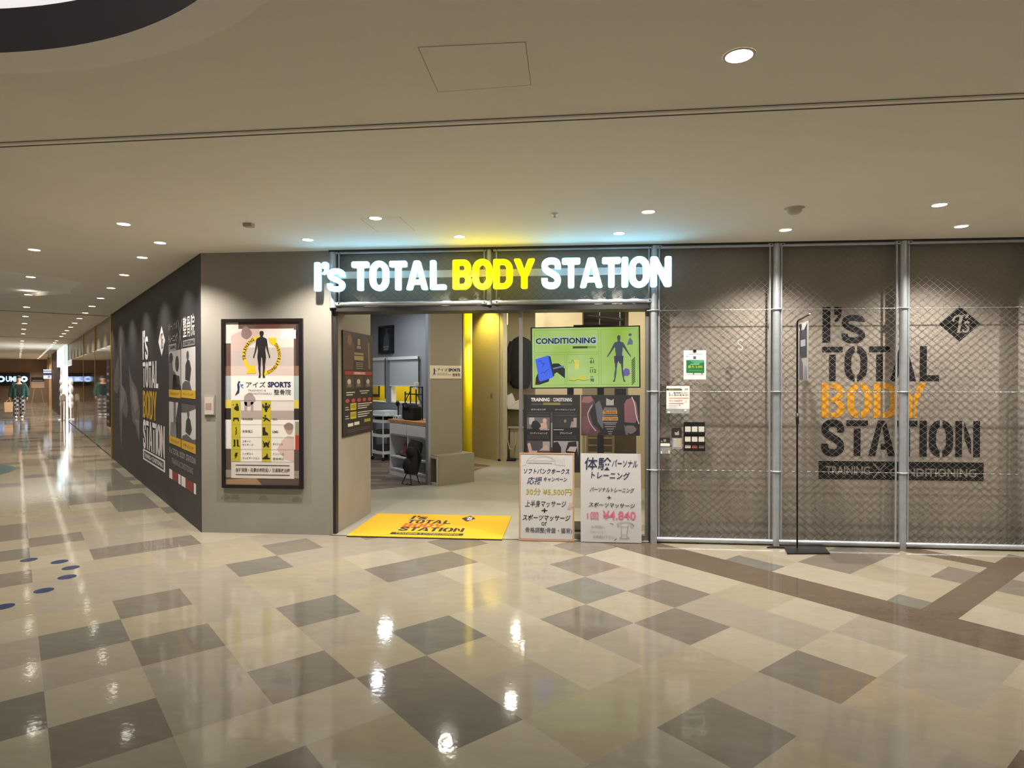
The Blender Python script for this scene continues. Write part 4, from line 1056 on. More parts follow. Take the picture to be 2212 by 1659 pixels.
f.rect(.50, 1.98, .58, 2.05, '#8d7c66', 3); f.rect(.48, 1.94, .60, 1.97, '#8d7c66', 3); f.rect(.40, 1.87, .68, 1.895, '#8a7a60', 3); f.rect(.40, 1.81, .68, 1.86, '#9a835c', 3)
for y in (1.785, 1.765, 1.745, 1.722): f.rect(.45, y - .008, .66, y, '#8a7c6c', 3)
f.done('photo', t)
f.rect(.14, 1.645, .95, 1.685, '#8b2a26', 2); f.rect(.38, 1.65, .74, 1.68, '#b8736c', 3); f.text('おすすめコース', .42, 1.654, .70, 1.676, '#f0e4dc', 4, .02); f.done('red_band', t, 'red heading band')
for x0 in (.16, .43, .72):
    f.rect(x0, 1.50, x0 + .24, 1.63, '#3b3330', 2); f.disc(x0 + .10, 1.57, .05, .03, '#b5a89a', 3); f.rect(x0 + .05, 1.515, x0 + .16, 1.55, '#6d625a', 3)
for x0, x1, y in ((.18, .42, 1.46), (.18, .36, 1.435), (.56, .86, 1.47), (.60, .80, 1.445)): f.rect(x0, y - .012, x1, y, '#b5aca2', 3)
for i in range(5): f.disc(.21 + i * .165, 1.365, .055, .022, '#a33d38', 3)
f.done('course_photos', t)
for y0, yb in ((1.26, 0), (1.165, 0)):
    f.rect(.29, y0, .46, y0 + .075, '#b3a41e', 3); f.text('初回', .31, y0 + .02, .44, y0 + .06, '#5b5310', 4, .02)
    f.rect(.15, y0 + .03, .24, y0 + .04, '#8fa09a', 3); f.rect(.15, y0 + .005, .26, y0 + .015, '#8fa09a', 3)
    for i, dy in enumerate((.062, .038, .014)): f.rect(.50, y0 + dy - .006, .95 - .08 * i, y0 + dy + .004, '#c0b8ae', 3)
f.rect(.22, 1.085, .37, 1.12, '#c9c2b8', 3); f.rect(.40, 1.09, .55, 1.125, '#c9c2b8', 3); f.rect(.70, 1.105, .90, 1.14, '#8f8a2a', 3)
for y in (1.05, 1.03): f.rect(.20, y - .005, .88, y, '#5c5650', 3)
f.done('price_list', t)

# ------------------------------------------------------------------ leaflets hanging on the fence
def sheet_frame(y):
    return lambda x0, x1, z0, z1, px0, py0, px1, py1: Flat((x0, y, z1), (1, 0, 0), (0, 0, 1), px0, py0, (x1 - x0) / (px1 - px0), -(z1 - z0) / (py1 - py0), .0006)
t = thing('flyer', 'white flyer with a green panel clipped to the fence', 'flyer', (5.03, -.03, 1.59))
q = MB(); q.box(4.922, 5.134, -.034, -.030, 1.596, 1.877, M_WHITEP); part(q, 'sheet', t)
q = MB(); q.box(5.012, 5.04, -.040, -.004, 1.862, 1.885, M_BLACK); part(q, 'clip', t)
f = sheet_frame(-.034)(4.922, 5.134, 1.596, 1.877, 473, 85, 795, 515)
f.rect(510, 418, 768, 228, '#1f6d3a', 1); f.poly([(560, 240), (768, 228), (768, 262), (640, 290)], '#4f9a74', 2); f.text('最大 3,000', 535, 350, 742, 305, '#c2d24a', 3, .03); f.rect(570, 296, 700, 284, '#8fc0a0', 2); f.rect(545, 388, 740, 380, '#5fa06c', 2)
f.rect(610, 212, 650, 172, '#5d645f', 1); f.rect(505, 178, 540, 168, '#a9a49c', 1); f.rect(530, 142, 740, 134, '#c9c4bc', 1); f.disc(615, 432, 11, 11, '#6f756c', 1); f.disc(735, 428, 11, 11, '#6f756c', 1); f.rect(510, 445, 768, 440, '#c9c4bc', 1)
f.done('print', t)
t = thing('flyer_holder', 'clear holder with a white flyer and red price line on the fence', 'leaflet holder', (4.86, -.04, 1.27))
q = MB(); q.box(4.757, 4.975, -.052, -.048, 1.312, 1.533, M_WHITEP); part(q, 'flyer', t)
ACR = mat('clear_acrylic', '#d9dde0', .08, 0, 0, alpha=.18)
q = MB(); q.box(4.757, 4.972, -.070, -.066, 1.272, 1.345, ACR); q.box(4.757, 4.972, -.070, -.030, 1.268, 1.274, ACR); q.box(4.757, 4.972, -.034, -.030, 1.27, 1.50, ACR); q.rbox(4.77, 4.787, -.074, -.030, 1.270, 1.286, M_WHITE, .003); q.rbox(4.925, 4.942, -.074, -.030, 1.29, 1.305, M_WHITE, .003); part(q, 'acrylic_pocket', t)
f = sheet_frame(-.052)(4.757, 4.975, 1.312, 1.533, 240, 580, 555, 940)
f.poly([(240, 648), (240, 620), (435, 620), (455, 636), (450, 648)], '#2b2722', 1); f.text('期間限定', 272, 645, 345, 626, '#b8ae3c', 2, .02); f.rect(350, 640, 430, 632, '#8a8478', 2)
f.text('え、整骨院なのに', 268, 700, 535, 672, '#2c2828', 2, .015); f.text('そんなのあるの?', 268, 735, 538, 708, '#2c2828', 2, .02); f.rect(272, 775, 540, 762, '#d9a093', 1); f.text('¥3,300円', 275, 828, 455, 796, '#c9644c', 2, .03); f.rect(268, 858, 475, 850, '#a86a5c', 1)
for y in (882, 892, 920): f.rect(270, y + 5, 390, y, '#aaa39c', 1)
f.disc(420, 882, 12, 10, '#8f8780', 1); f.disc(505, 822, 14, 14, '#d8cfca', 1); f.rect(490, 640, 535, 615, '#b0a9a4', 1)
f.done('print', t)
t = thing('card_rack', 'black nine-pocket card rack full of white cards on the fence', 'card rack', (5.03, -.03, .9))
q = MB(); q.box(4.927, 5.128, -.016, -.010, .902, 1.182, M_BLACK); part(q, 'back_panel', t)
rows = ((1.070, 1.140, 0), (.975, 1.045, 1), (.912, .962, 2))
for z0, z1, r_ in rows:
    q = MB(); q.box(4.93, 5.125, -.040, -.036, z0 - .008, z0 + .020, M_BLACK); q.box(4.93, 5.125, -.036, -.016, z0 - .008, z0 - .004, M_BLACK)
    for x in (4.927, 4.991, 5.058, 5.122): q.box(x, x + .005, -.036, -.016, z0 - .006, z0 + .03, M_BLACK)
    part(q, 'pocket_row', t)
    for c_ in range(3):
        xx = 4.938 + c_ * .064
        cd_ = tag(MB().box(xx, xx + .052, -.034, -.018, z0 - .003, z1, pr('#d8d3c8') if not (r_ == 2 and c_ > 0) else pr('#b05a58' if c_ == 1 else '#77706e')).build('business_card', loc=(xx + .026, -.026, z0)),
                  'stack of %s cards, %s pocket of the %s row in the black rack' % ('white' if not (r_ == 2 and c_ > 0) else ('red edged' if c_ == 1 else 'grey'), ('left', 'middle', 'right')[c_], ('top', 'middle', 'bottom')[r_]), 'card', 'cards in the black rack')
t = thing('card_box', 'small dark card box with white print left of the black rack', 'card box', (4.86, -.03, .9))
q = MB(); q.box(4.812, 4.905, -.030, -.010, 1.03, 1.125, pr('#2a2423')); q.box(4.812, 4.905, -.055, -.010, .925, .945, ACR); q.box(4.812, 4.905, -.055, -.051, .93, 1.03, ACR); part(q, 'box', t)
f = sheet_frame(-.030)(4.812, 4.905, 1.03, 1.125, 315, 1180, 455, 1320)
f.poly([(352, 1235), (385, 1245), (412, 1215), (420, 1280), (360, 1282)], '#a39c9a', 1); f.done('print', t)
q = MB(); q.box(4.828, 4.895, -.048, -.014, .945, 1.02, pr('#b9b3ae')); q.box(4.858, 4.893, -.0486, -.048, .955, 1.025, pr('#c2a45c')); part(q, 'leaflet', t)
t = thing('card_box', 'lowest small clear card box nearest the fence post', 'card box', (4.75, -.03, .88))
q = MB(); q.box(4.70, 4.795, -.030, -.010, .97, 1.03, pr('#262221')); q.box(4.70, 4.795, -.055, -.051, .885, .94, ACR); q.box(4.70, 4.795, -.055, -.010, .878, .885, ACR); part(q, 'box', t)
q = MB(); q.box(4.703, 4.79, -.048, -.030, .95, .975, M_WHITEP); q.rbox(4.706, 4.716, -.058, -.010, .878, .90, M_WHITE, .003); q.rbox(4.778, 4.788, -.058, -.010, .88, .905, M_WHITE, .003); part(q, 'cards', t)
f = sheet_frame(-.030)(4.70, 4.795, .97, 1.03, 135, 1315, 290, 1400); f.rect(188, 1370, 228, 1335, '#8d8683', 1); f.disc(158, 1366, 13, 10, '#8d8683', 1); f.done('print', t)
q = MB(); q.tube([(5.458 + dx, -.012, 1.93 + dz) for dx, dz in [(.022, .03), (.016, .042), (0, .046), (-.018, .038), (-.022, .02), (-.010, .004), (.010, -.008), (.022, -.024), (.020, -.042), (.004, -.052), (-.014, -.048), (-.020, -.034)]], .0035, M_WHITE, 8)
tag(q.build('hook', loc=(5.458, -.012, 1.93)), 'white S-shaped hook hanging on the fence wire', 'hook')

# ------------------------------------------------------------------ banner stand
bs = thing('banner_stand', 'slim black banner stand with a narrow printed banner before the fence', 'banner stand', (5.955, -.13, 0))
q = MB(); q.prism([(5.80, -.315), (6.19, -.275), (6.235, -.02), (5.86, -.05)], .001, .014, M_BLACK); q.prism([(5.68, -.12), (5.90, -.11), (5.90, -.06), (5.72, -.07)], .001, .012, M_BLACK); part(q, 'base_plate', bs)
q = MB(); q.tube([(5.953, -.13, .01), (5.945, -.13, 2.13), (5.953, -.145, 2.15)], .009, M_BLACK, 8); q.lathe([(.0, -.05), (.014, -.05), (.014, .05), (0, .05)], M_BLACK, (5.95, -.13, 1.23), 10); part(q, 'pole', bs)
q = MB(); q.tube([(5.950, -.14, 2.148), (5.893, -.57, 2.160)], .008, M_BLACK, 8); q.ell((5.892, -.58, 2.161), (.008, .008, .008), M_WHITE); part(q, 'arm', bs)
# the banner hangs from the arm, turned almost edge-on to the photo
BU = Vector((-.056, -.43, 0)).normalized(); f = Flat((5.950, -.15, 2.145), -BU if False else BU, (0, 0, 1), 0, 0, 1, 1, .0006)
q = MB(); M5 = Matrix.Identity(4); M5.col[0][:3] = BU; M5.col[1][:3] = Vector((0, 0, 1)).cross(BU); M5.col[2][:3] = (0, 0, 1); M5.col[3][:3] = (5.950, -.15, 2.145); q.M = M5
q.box(.02, .38, -.0008, .0008, -.56, -.035, pr('#b5b1ae')); part(q, 'banner', bs)
for sgn in (1, -1):
    f = Flat(M5 @ Vector((0, -.0008 * sgn, 0)), BU, (0, 0, 1)) if sgn == 1 else Flat(M5 @ Vector((.40, .0008, 0)), -BU, (0, 0, 1))
    f.rect(.05, -.35, .33, -.10, '#3a3c46', 1); f.rect(.10, -.25, .28, -.19, '#b0adb0', 2); f.poly([(.05, -.55), (.05, -.30), (.18, -.40), (.20, -.55)], '#6b6470', 2); f.poly([(.22, -.55), (.25, -.42), (.32, -.45), (.33, -.55)], '#8d8f94', 2)
    f.poly([(.03, -.04), (.10, -.12), (.14, -.04)], '#1b191a', 3); f.poly([(.24, -.10), (.36, -.04), (.30, -.11)], '#1b191a', 3); f.done('print', bs)

# ------------------------------------------------------------------ low box at the column
F0 = Vector((1.882, 2.947, .005)); BM = Matrix.Identity(4); BM.col[0][:3] = TBv; BM.col[1][:3] = -TA; BM.col[2][:3] = (0, 0, 1); BM.col[3][:3] = F0
t = thing('low_box', 'low grey open-ended box cabinet standing against the column', 'box', tuple(F0))
M_BOX = mat('box_grey', '#8c8675', .5, 0, .03, 4); M_PALE = mat('box_pale_edge', '#c9c6b8', .5)
q = MB(BM); q.box(0, .66, 0, .012, 0, .45, M_BOX); q.box(0, .66, .012, .32, .438, .45, M_BOX); q.box(.02, .66, .308, .32, 0, .438, M_BOX); q.box(.648, .66, .012, .308, 0, .438, M_BOX); q.box(.25, .262, .012, .308, .012, .438, M_DKSTEEL); part(q, 'shell', t)
q = MB(BM)
for a, b_, c, d_ in ((0, .04, 0, .438), (.28, .32, 0, .438), (.04, .28, .40, .438), (.04, .28, 0, .04)): q.box(-.006, .02, a, b_, c, d_, M_PALE)
part(q, 'end_frame', t)
# name plate on the column
t = thing('name_plate', 'white name plate with blue logo on the grey column', 'sign', tuple(CB + TBv * .3 + Vector((0, 0, 1.7))))
PM = Matrix.Identity(4); PM.col[0][:3] = TBv; PM.col[1][:3] = -TA; PM.col[2][:3] = (0, 0, 1); PM.col[3][:3] = CB + TA * .001
q = MB(PM); q.box(.015, .585, -.008, 0, 1.607, 1.807, pr('#cfc6b0')); part(q, 'plate', t)
f = Flat(CB + TA * .0092, TBv, (0, 0, 1))
f.text('アイズ', .14, 1.715, .33, 1.765, '#3a3f4e', 2, .03); f.text('SPORTS', .345, 1.715, .565, 1.765, '#27315c', 2, .05); f.text('整骨院', .42, 1.64, .565, 1.69, '#2b2a2c', 2, .03); f.rect(.14, 1.66, .39, 1.67, '#8d8778', 2); f.rect(.14, 1.685, .33, 1.693, '#8d8778', 2)
f.poly([(.05, 1.64), (.085, 1.70), (.08, 1.75), (.095, 1.775), (.105, 1.72), (.11, 1.65), (.09, 1.68)], '#27315c', 2); f.line([(.10, 1.745), (.125, 1.72)], .01, '#4f79b0', 2)
f.done('lettering', t)

# ------------------------------------------------------------------ grey room: picture, cabinet, trolley and what lies on them
t = thing('wall_picture', 'small dark framed picture high on the grey inner wall', 'picture', tuple(WM @ Vector((-1.04, 0, 2.13))))
q = MB(WM)
for x0, x1, z0, z1 in ((-1.29, -.79, 2.13, 2.165), (-1.29, -.79, 2.655, 2.69), (-1.29, -1.255, 2.165, 2.655), (-.825, -.79, 2.165, 2.655)): q.box(x0, x1, -.06, -.002, z0, z1, M_BLACK)
part(q, 'frame', t)
f = Flat(WM @ Vector((0, -.03, 0)), WD, (0, 0, 1))
f.rect(-1.26, 2.16, -.82, 2.66, '#20262c', 0); f.poly([(-1.15, 2.18), (-1.12, 2.45), (-1.02, 2.56), (-.95, 2.52), (-.93, 2.3), (-.98, 2.18)], '#46525a', 1); f.disc(-1.03, 2.59, .045, .05, '#3e474d', 2); f.rect(-1.14, 2.25, -.94, 2.27, '#7f929c', 3); f.rect(-1.11, 2.20, -.96, 2.22, '#7f929c', 3)
f.done('photo', t)

CP0 = Vector((.835, 4.031, .007)); KM = Matrix.Identity(4); KM.col[0][:3] = TA; KM.col[1][:3] = TBv; KM.col[2][:3] = (0, 0, 1); KM.col[3][:3] = CP0
M_CAB = mat('cabinet_white', '#e6e9ed', .4, 0, .02, 5)
cab = thing('cabinet', 'white open cabinet with wooden worktop beside the grey column', 'cabinet', tuple(CP0))
q = MB(KM); q.box(0, .02, 0, .45, 0, .885, M_CAB); q.box(1.20, 1.22, 0, .45, 0, .885, M_CAB); q.box(.02, 1.20, .43, .45, 0, .885, M_CAB); q.box(.02, 1.20, .01, .43, 0, .10, M_CAB); q.box(.02, 1.20, .0, .43, .10, .118, M_CAB); q.box(.02, 1.20, 0, .43, .665, .685, M_CAB); q.box(.02, 1.20, 0, .43, .865, .885, M_CAB); q.box(.595, .615, 0, .43, .118, .865, M_CAB); part(q, 'carcass', cab)
q = MB(KM); q.rbox(-.02, 1.23, -.02, .47, .885, .925, M_WOOD, .005); part(q, 'worktop', cab, 'light brown wooden worktop')
for a, b_ in ((.03, .60), (.61, 1.195)):
    q = MB(KM); q.rbox(a + .005, b_ - .005, -.018, -.0, .69, .86, M_WHITE, .004); part(q, 'drawer', cab)
for a, b_ in ((.02, .595), (.615, 1.20)):
    q = MB(KM); q.box(a, b_, .005, .43, .30, .32, M_CAB); part(q, 'shelf', cab)
def kp(x, y, z): return KM @ Vector((x, y, z))
q = MB(KM); PK = mat('pink_cloth', '#8e5a5c', .9, 0, .2, 14, .4, 40)
q.ell((.40, .16, .44), (.13, .12, .13), PK); q.ell((.30, .14, .38), (.10, .10, .06), PK); q.ell((.44, .18, .56), (.10, .09, .05), M_BLKFAB); q.ell((.27, .12, .345), (.08, .07, .025), M_BLKFAB)
tag(q.build('cloth_bag', loc=tuple(kp(.38, .16, .32))), 'crumpled dusty pink bag on the cabinet shelf', 'bag')
t = thing('travel_bag', 'tall black bag on folding legs leaning against the white cabinet', 'bag', (1.47, 3.18, .007))
gx, gy = 1.45, 3.13
q = MB(); q.tube([(gx - .02, gy, .16), (gx - .01, gy, .25), (gx + .01, gy + .03, .40), (gx + .03, gy + .06, .58), (gx + .045, gy + .08, .64)], [.10, .115, .11, .115, .10], M_BLKFAB, 14); part(q, 'bag_body', t)
q = MB(); q.ell((gx - .06, gy - .09, .30), (.07, .05, .11), M_BLKFAB); part(q, 'pocket', t); q = MB(); q.ell((gx - .01, gy - .075, .50), (.075, .05, .08), M_BLKFAB); part(q, 'pocket', t)
for a, b_ in (((gx - .06, gy, .22), (gx - .15, gy - .05, .01)), ((gx - .02, gy - .08, .22), (gx + .02, gy - .14, .01)), ((gx + .05, gy, .2), (gx + .10, gy + .02, .01))):
    part(MB().tube([a, b_], .009, M_BLACK, 6), 'leg', t)
part(MB().tube([(gx - .15, gy - .05, .012), (gx + .02, gy - .14, .012)], .008, M_BLACK, 6), 'foot_bar', t)
part(MB().tube([(gx + .07, gy - .03, .58), (gx + .16, gy - .06, .42), (gx + .10, gy - .03, .25)], .012, M_BLKFAB, 6), 'strap', t)
# on the worktop
t = thing('black_bag', 'bulky black bag on the wooden worktop below the wire rack', 'bag', tuple(kp(.46, .16, .925)))
q = MB(KM); q.rbox(.26, .66, .08, .24, .928, 1.15, M_BLKFAB, .05, 3); q.ell((.46, .16, 1.14), (.19, .08, .06), M_BLKFAB); part(q, 'bag_body', t)
part(MB(KM).tube([(.34, .08, 1.1), (.38, .04, 1.19), (.50, .04, 1.2), (.56, .08, 1.1)], .014, M_BLKFAB, 8), 'handle', t)
t = thing('wire_rack', 'black metal frame rack standing behind the bag on the worktop', 'rack', tuple(kp(.3, .3, .925)))
for x in (-.01, .17, .36, .56):
    part(MB(KM).tube([(x, .30, .925), (x, .30, 1.47 if x > 0 else 1.38)], .012, M_BLACK, 6), 'upright', t)
for z in (1.46, 1.34):
    part(MB(KM).tube([(-.01 if z < 1.4 else .17, .30, z), (.56, .30, z)], .011, M_BLACK, 6), 'cross_bar', t)
part(MB(KM).tube([(.0, .30, 1.22), (.17, .30, 1.40)], .008, M_BLACK, 6), 'brace', t); part(MB(KM).tube([(.38, .30, 1.34), (.56, .30, 1.18)], .008, M_BLACK, 6), 'brace', t)
t = thing('tape_dispenser', 'small white box with two dark dots at the left end of the worktop', 'box', tuple(kp(.15, .07, .925)))
part(MB(KM).rbox(.06, .25, .03, .11, .926, .985, M_WHITE, .008), 'case', t); part(MB(KM).ell((.11, .03, .957), (.018, .006, .018), M_BLACK).ell((.19, .03, .957), (.018, .006, .018), M_BLACK), 'dial', t)
t = thing('desk_lamp', 'thin black stand with a round head at the left end of the worktop', 'stand', tuple(kp(.07, .19, .925)))
part(MB(KM).tube([(.02, .15, .925), (.02, .15, 1.14)], .012, M_BLACK, 8), 'pole', t); part(MB(KM).ell((.0, .15, 1.18), (.045, .03, .05), M_BLACK), 'head', t); part(MB(KM).lathe([(0, 0), (.07, 0), (.07, .012), (0, .016)], M_BLACK, (.07, .19, .926), 14), 'base', t)
t = thing('rack_clamp', 'white clamp fixed to the top bar of the black wire rack', 'clamp', tuple(kp(.36, .3, 1.5)))
part(MB(KM).rbox(.32, .40, .27, .33, 1.475, 1.54, M_WHITE, .01).rbox(.34, .46, .25, .27, 1.42, 1.46, M_WHITE, .006), 'clamp_body', t)
# trolley
TC = Vector((-.03, 5.84, .007)); cart = thing('trolley', 'white three-tier trolley on black casters beside the white cabinet', 'trolley', tuple(TC))
TM = Matrix.Translation(TC) @ Matrix.Rotation(radians(-40), 4, 'Z')
for x in (-.02, .36):
    for y in (0, .32):
        lg = part(MB(TM).tube([(x, y, .07), (x, y, .88)], .011, M_WHITE, 8), 'leg', cart)
        part(MB(TM).tube([(x - .01, y, .035), (x + .012, y, .035)], .034, M_BLACK, 12), 'caster', lg)
for z in (.13, .46, .74):
    q = MB(TM); q.box(-.03, .37, -.01, .33, z, z + .012, M_WHITE); q.box(-.03, .37, -.012, -.006, z, z + .06, M_WHITE); q.box(-.03, .37, .326, .332, z, z + .06, M_WHITE); q.box(-.032, -.026, -.01, .33, z, z + .06, M_WHITE); q.box(.366, .372, -.01, .33, z, z + .06, M_WHITE); part(q, 'tray', cart)
part(MB(TM).box(-.04, .46, -.03, .35, .875, .89, M_WHITE), 'top_tray', cart)
tw = mat('towel_white', '#d5dde0', .95, 0, .05, 30, .4, 90)
for i in range(3):
    q = MB(TM); q.rbox(-.03 + .02 * i, .44 - .01 * i, .0, .32, .89 + .028 * i, .918 + .028 * i, tw, .012, 3)
    tag(q.build('towel', loc=tuple(TM @ Vector((.2, .15, .89 + .028 * i)))), 'folded white towel on the trolley, %s of the pile' % ('bottom', 'middle', 'top')[i], 'towel', 'folded towels on the trolley')
q = MB(TM); q.rbox(.02, .32, .03, .29, .752, .85, mat('dark_basket', '#232326', .7, 0, .1, 20), .02); tag(q.build('basket', loc=tuple(TM @ Vector((.17, .16, .752)))), 'dark basket in the upper tray of the trolley', 'basket')
q = MB(TM); q.rbox(.04, .30, .03, .26, .472, .60, mat('dark_cloth', '#3a3a3d', .9, 0, .2, 20), .02); tag(q.build('storage_box', loc=tuple(TM @ Vector((.17, .15, .472)))), 'dark grey box in the middle tray of the trolley', 'box')
q = MB(TM); q.rbox(.04, .30, .03, .26, .142, .30, mat('dark_cloth', '#3a3a3d', .9), .02); tag(q.build('storage_box', loc=tuple(TM @ Vector((.17, .15, .142)))), 'dark grey box in the bottom tray of the trolley', 'box')
q = MB(WM); q.tube([(-1.62 + .1 * cos(k * pi / 6), -.25, .98 + .07 * sin(k * pi / 6)) for k in range(7)], .03, M_BLACK, 10)
q.rbox(-1.8, -1.4, -.40, -.1, .0, .93, mat('dark_cloth', '#3a3a3d', .9), .02)
tag(q.build('tool_stand', loc=tuple(WM @ Vector((-1.6, -.25, 0)))), 'dark stand with a curved handle behind the trolley', 'stand')
# inside the yellow room: framed notice seen through the left window
q = MB(WM); q.box(-2.46, -2.17, .53, .55, 1.20, 1.50, M_BLACK); q.box(-2.42, -2.21, .525, .53, 1.26, 1.46, pr('#a8983c'))
tag(q.build('notice_frame', loc=tuple(WM @ Vector((-2.3, .54, 1.2)))), 'black framed notice on the yellow wall seen through the left inner window', 'notice')

# ------------------------------------------------------------------ right-hand room
q = MB(); q.tube([(2.60, 6.15, 2.68), (2.60, 6.15, 2.97)], .022, mat('lamp_tube', '#f5e9b0', .4, 0, 0, emit=(1, .85, .45), es=1.6), 12)
tag(q.build('tube_lamp', loc=(2.6, 6.15, 2.97)), 'short glowing tube lamp hanging left of the coat', 'lamp')
t = thing('hanging_coat', 'long black coat hanging on the wall left of the display', 'coat', (2.86, 6.30, 1.40))
q = MB()
prof = [(2.44, .06), (2.40, .15), (2.32, .22), (2.1, .235), (1.9, .225), (1.7, .22), (1.5, .20), (1.42, .16), (1.40, .05)]
vs = []; fs = []; nn = 16
for i, (z, rx) in enumerate(prof):
    for k in range(nn):
        a = 2 * pi * k / nn; wv = 1 + .10 * sin(3 * a + i)
        vs.append((2.86 + rx * wv * cos(a), 6.30 + .10 * wv * sin(a), z))
for i in range(len(prof) - 1):
    for k in range(nn):
        l = (k + 1) % nn; fs.append((i * nn + k, i * nn + l, (i + 1) * nn + l, (i + 1) * nn + k))
fs.append(list(range(nn))); fs.append([len(vs) - 1 - k for k in range(nn)])
q.add(vs, fs, M_BLKFAB, True); part(q, 'coat_body', t)
for s_ in (-1, 1):
    part(MB().tube([(2.86 + s_ * .16, 6.26, 2.34), (2.86 + s_ * .23, 6.23, 2.1), (2.86 + s_ * .24, 6.22, 1.75), (2.86 + s_ * .22, 6.21, 1.55)], [.06, .065, .055, .045], M_BLKFAB, 10), 'sleeve', t)
part(MB().tube([(2.72, 6.3, 2.40), (2.86, 6.3, 2.47), (3.0, 6.3, 2.40)], .008, M_DKSTEEL, 6).tube([(2.86, 6.3, 2.47), (2.86, 6.33, 2.53), (2.86, 6.44, 2.53)], .006, M_DKSTEEL, 6), 'hanger', t)
q = MB(); q.box(2.58, 3.15, 6.12, 6.45, .955, .985, M_BLACK); tag(q.build('wall_shelf', loc=(2.86, 6.3, .96)), 'narrow black shelf under the hanging coat', 'shelf')
t = thing('paper_bag', 'crumpled white paper bag on the narrow black shelf', 'bag', (2.73, 6.28, .985))
q = MB(); q.add([(2.58, 6.16, 1.26), (2.62, 6.18, 1.0), (2.84, 6.2, .99), (2.90, 6.18, 1.20), (2.76, 6.17, 1.13), (2.70, 6.16, 1.32), (2.60, 6.36, 1.24), (2.63, 6.38, .99), (2.86, 6.38, .985), (2.90, 6.36, 1.22), (2.76, 6.36, 1.15), (2.70, 6.36, 1.30)], [(0, 1, 2, 3, 4, 5), (6, 11, 10, 9, 8, 7), (0, 6, 7, 1), (2, 8, 9, 3), (1, 7, 8, 2), (0, 5, 11, 6), (5, 4, 10, 11), (4, 3, 9, 10)], M_WHITEP); part(q, 'bag_body', t)
t = thing('pale_stand', 'pale cabinet with a looped hose below the black shelf', 'cabinet', (2.9, 6.3, .004))
part(MB().rbox(2.66, 3.2, 6.16, 6.44, .01, .62, mat('pale_box', '#b0a68c', .6), .01).box(2.62, 3.2, 6.12, 6.44, .62, .65, mat('pale_box', '#b0a68c', .6)), 'body', t)
part(MB().tube([(2.63, 6.11, .6), (2.62, 6.10, .4), (2.66, 6.09, .22), (2.74, 6.09, .2), (2.78, 6.1, .35), (2.78, 6.1, .55)], .012, mat('hose', '#c6bda4', .5), 8), 'hose', t)
q = MB(); q.rbox(2.45, 2.80, 5.85, 6.08, .004, .04, M_BLKFAB, .01); tag(q.build('floor_pad', loc=(2.62, 5.96, .004)), 'flat black pad on the shop floor below the shelf', 'mat')
t = thing('drawer_chest', 'pale wooden drawer chest showing above the right white board', 'chest', (4.22, 1.6, .004))
M_CH = mat('chest_wood', '#b9a678', .6, 0, .08, 8)
part(MB().box(4.03, 4.37, 1.5, 1.8, .004, .93, M_CH), 'body', t)
for c_ in range(2):
    for r_ in range(7):
        part(MB().box(4.055 + c_ * .155, 4.19 + c_ * .155, 1.488, 1.5, .30 + r_ * .088, .378 + r_ * .088, mat('drawer_dark', '#6e6448', .5)).box(4.06 + c_ * .155, 4.185 + c_ * .155, 1.478, 1.49, .345 + r_ * .088, .358 + r_ * .088, M_CH), 'drawer', t)
q = MB(); q.box(4.40, 4.66, 1.7, 2.1, .004, .98, mat('brown_cabinet', '#5f4f38', .6, 0, .12, 6)); tag(q.build('brown_cabinet', loc=(4.53, 1.9, .004)), 'brown cabinet right of the drawer chest behind the glass', 'cabinet')
M_DUCT = mat('duct_dark', '#2a2824', .7)
q = MB(); q.box(4.05, 4.66, 3.3, 3.35, 2.0, 2.98, mat('opening_dark', '#2d2a25', .9)); struct(q.build('wall_dark_sheet'))  # flat dark sheet stands in for the dark opening above the display
for i, (a, b_) in enumerate((((4.28, 3.2, 2.98), (4.28, 3.2, 2.30)), ((4.58, 3.2, 2.98), (4.58, 3.2, 2.30)))):
    tag(MB().tube([a, b_], .006, M_STEEL, 6).build('ceiling_rod', loc=a), ('left thin steel rod hanging above the display', 'right thin steel rod hanging above the display')[i], 'rod')
tag(MB().tube([(4.08, 3.18, 2.55), (4.62, 3.18, 2.48)], .02, M_DUCT, 8).build('pipe', loc=(4.3, 3.18, 2.5)), 'dark pipe under the shop ceiling above the display', 'pipe')
t = thing('track_spot', 'small lit white spotlight above the left edge of the display', 'spotlight', (3.33, 2.9, 2.6))
part(MB().tube([(3.33, 2.86, 2.63), (3.33, 2.80, 2.58)], .035, M_WHITE, 14), 'spot_head', t); part(MB().tube([(3.33, 2.86, 2.63), (3.33, 2.9, 2.98)], .008, M_WHITE, 6), 'stem', t)
part(MB().tube([(3.33, 2.80, 2.58), (3.33, 2.797, 2.577)], .03, M_LAMP, 14), 'lamp', t)
q = MB(); pL = BR_ - TA * .27 - TBv * .004
q.add([pL + Vector((0, 0, 1.24)), pL + TA * .055 + Vector((0, 0, 1.24)), pL + TA * .055 + Vector((0, 0, 1.33)), pL + Vector((0, 0, 1.33))], [(0, 1, 2, 3)], pr('#a39a80')); q.box(pL.x + .012, pL.x + .03, pL.y - .03, pL.y - .01, 1.26, 1.31, pr('#5d564a'))
tag(q.build('wall_switch', loc=tuple(pL + Vector((0, 0, 1.24)))), 'small light switch on the beige wall right of the yellow pillar', 'switch')

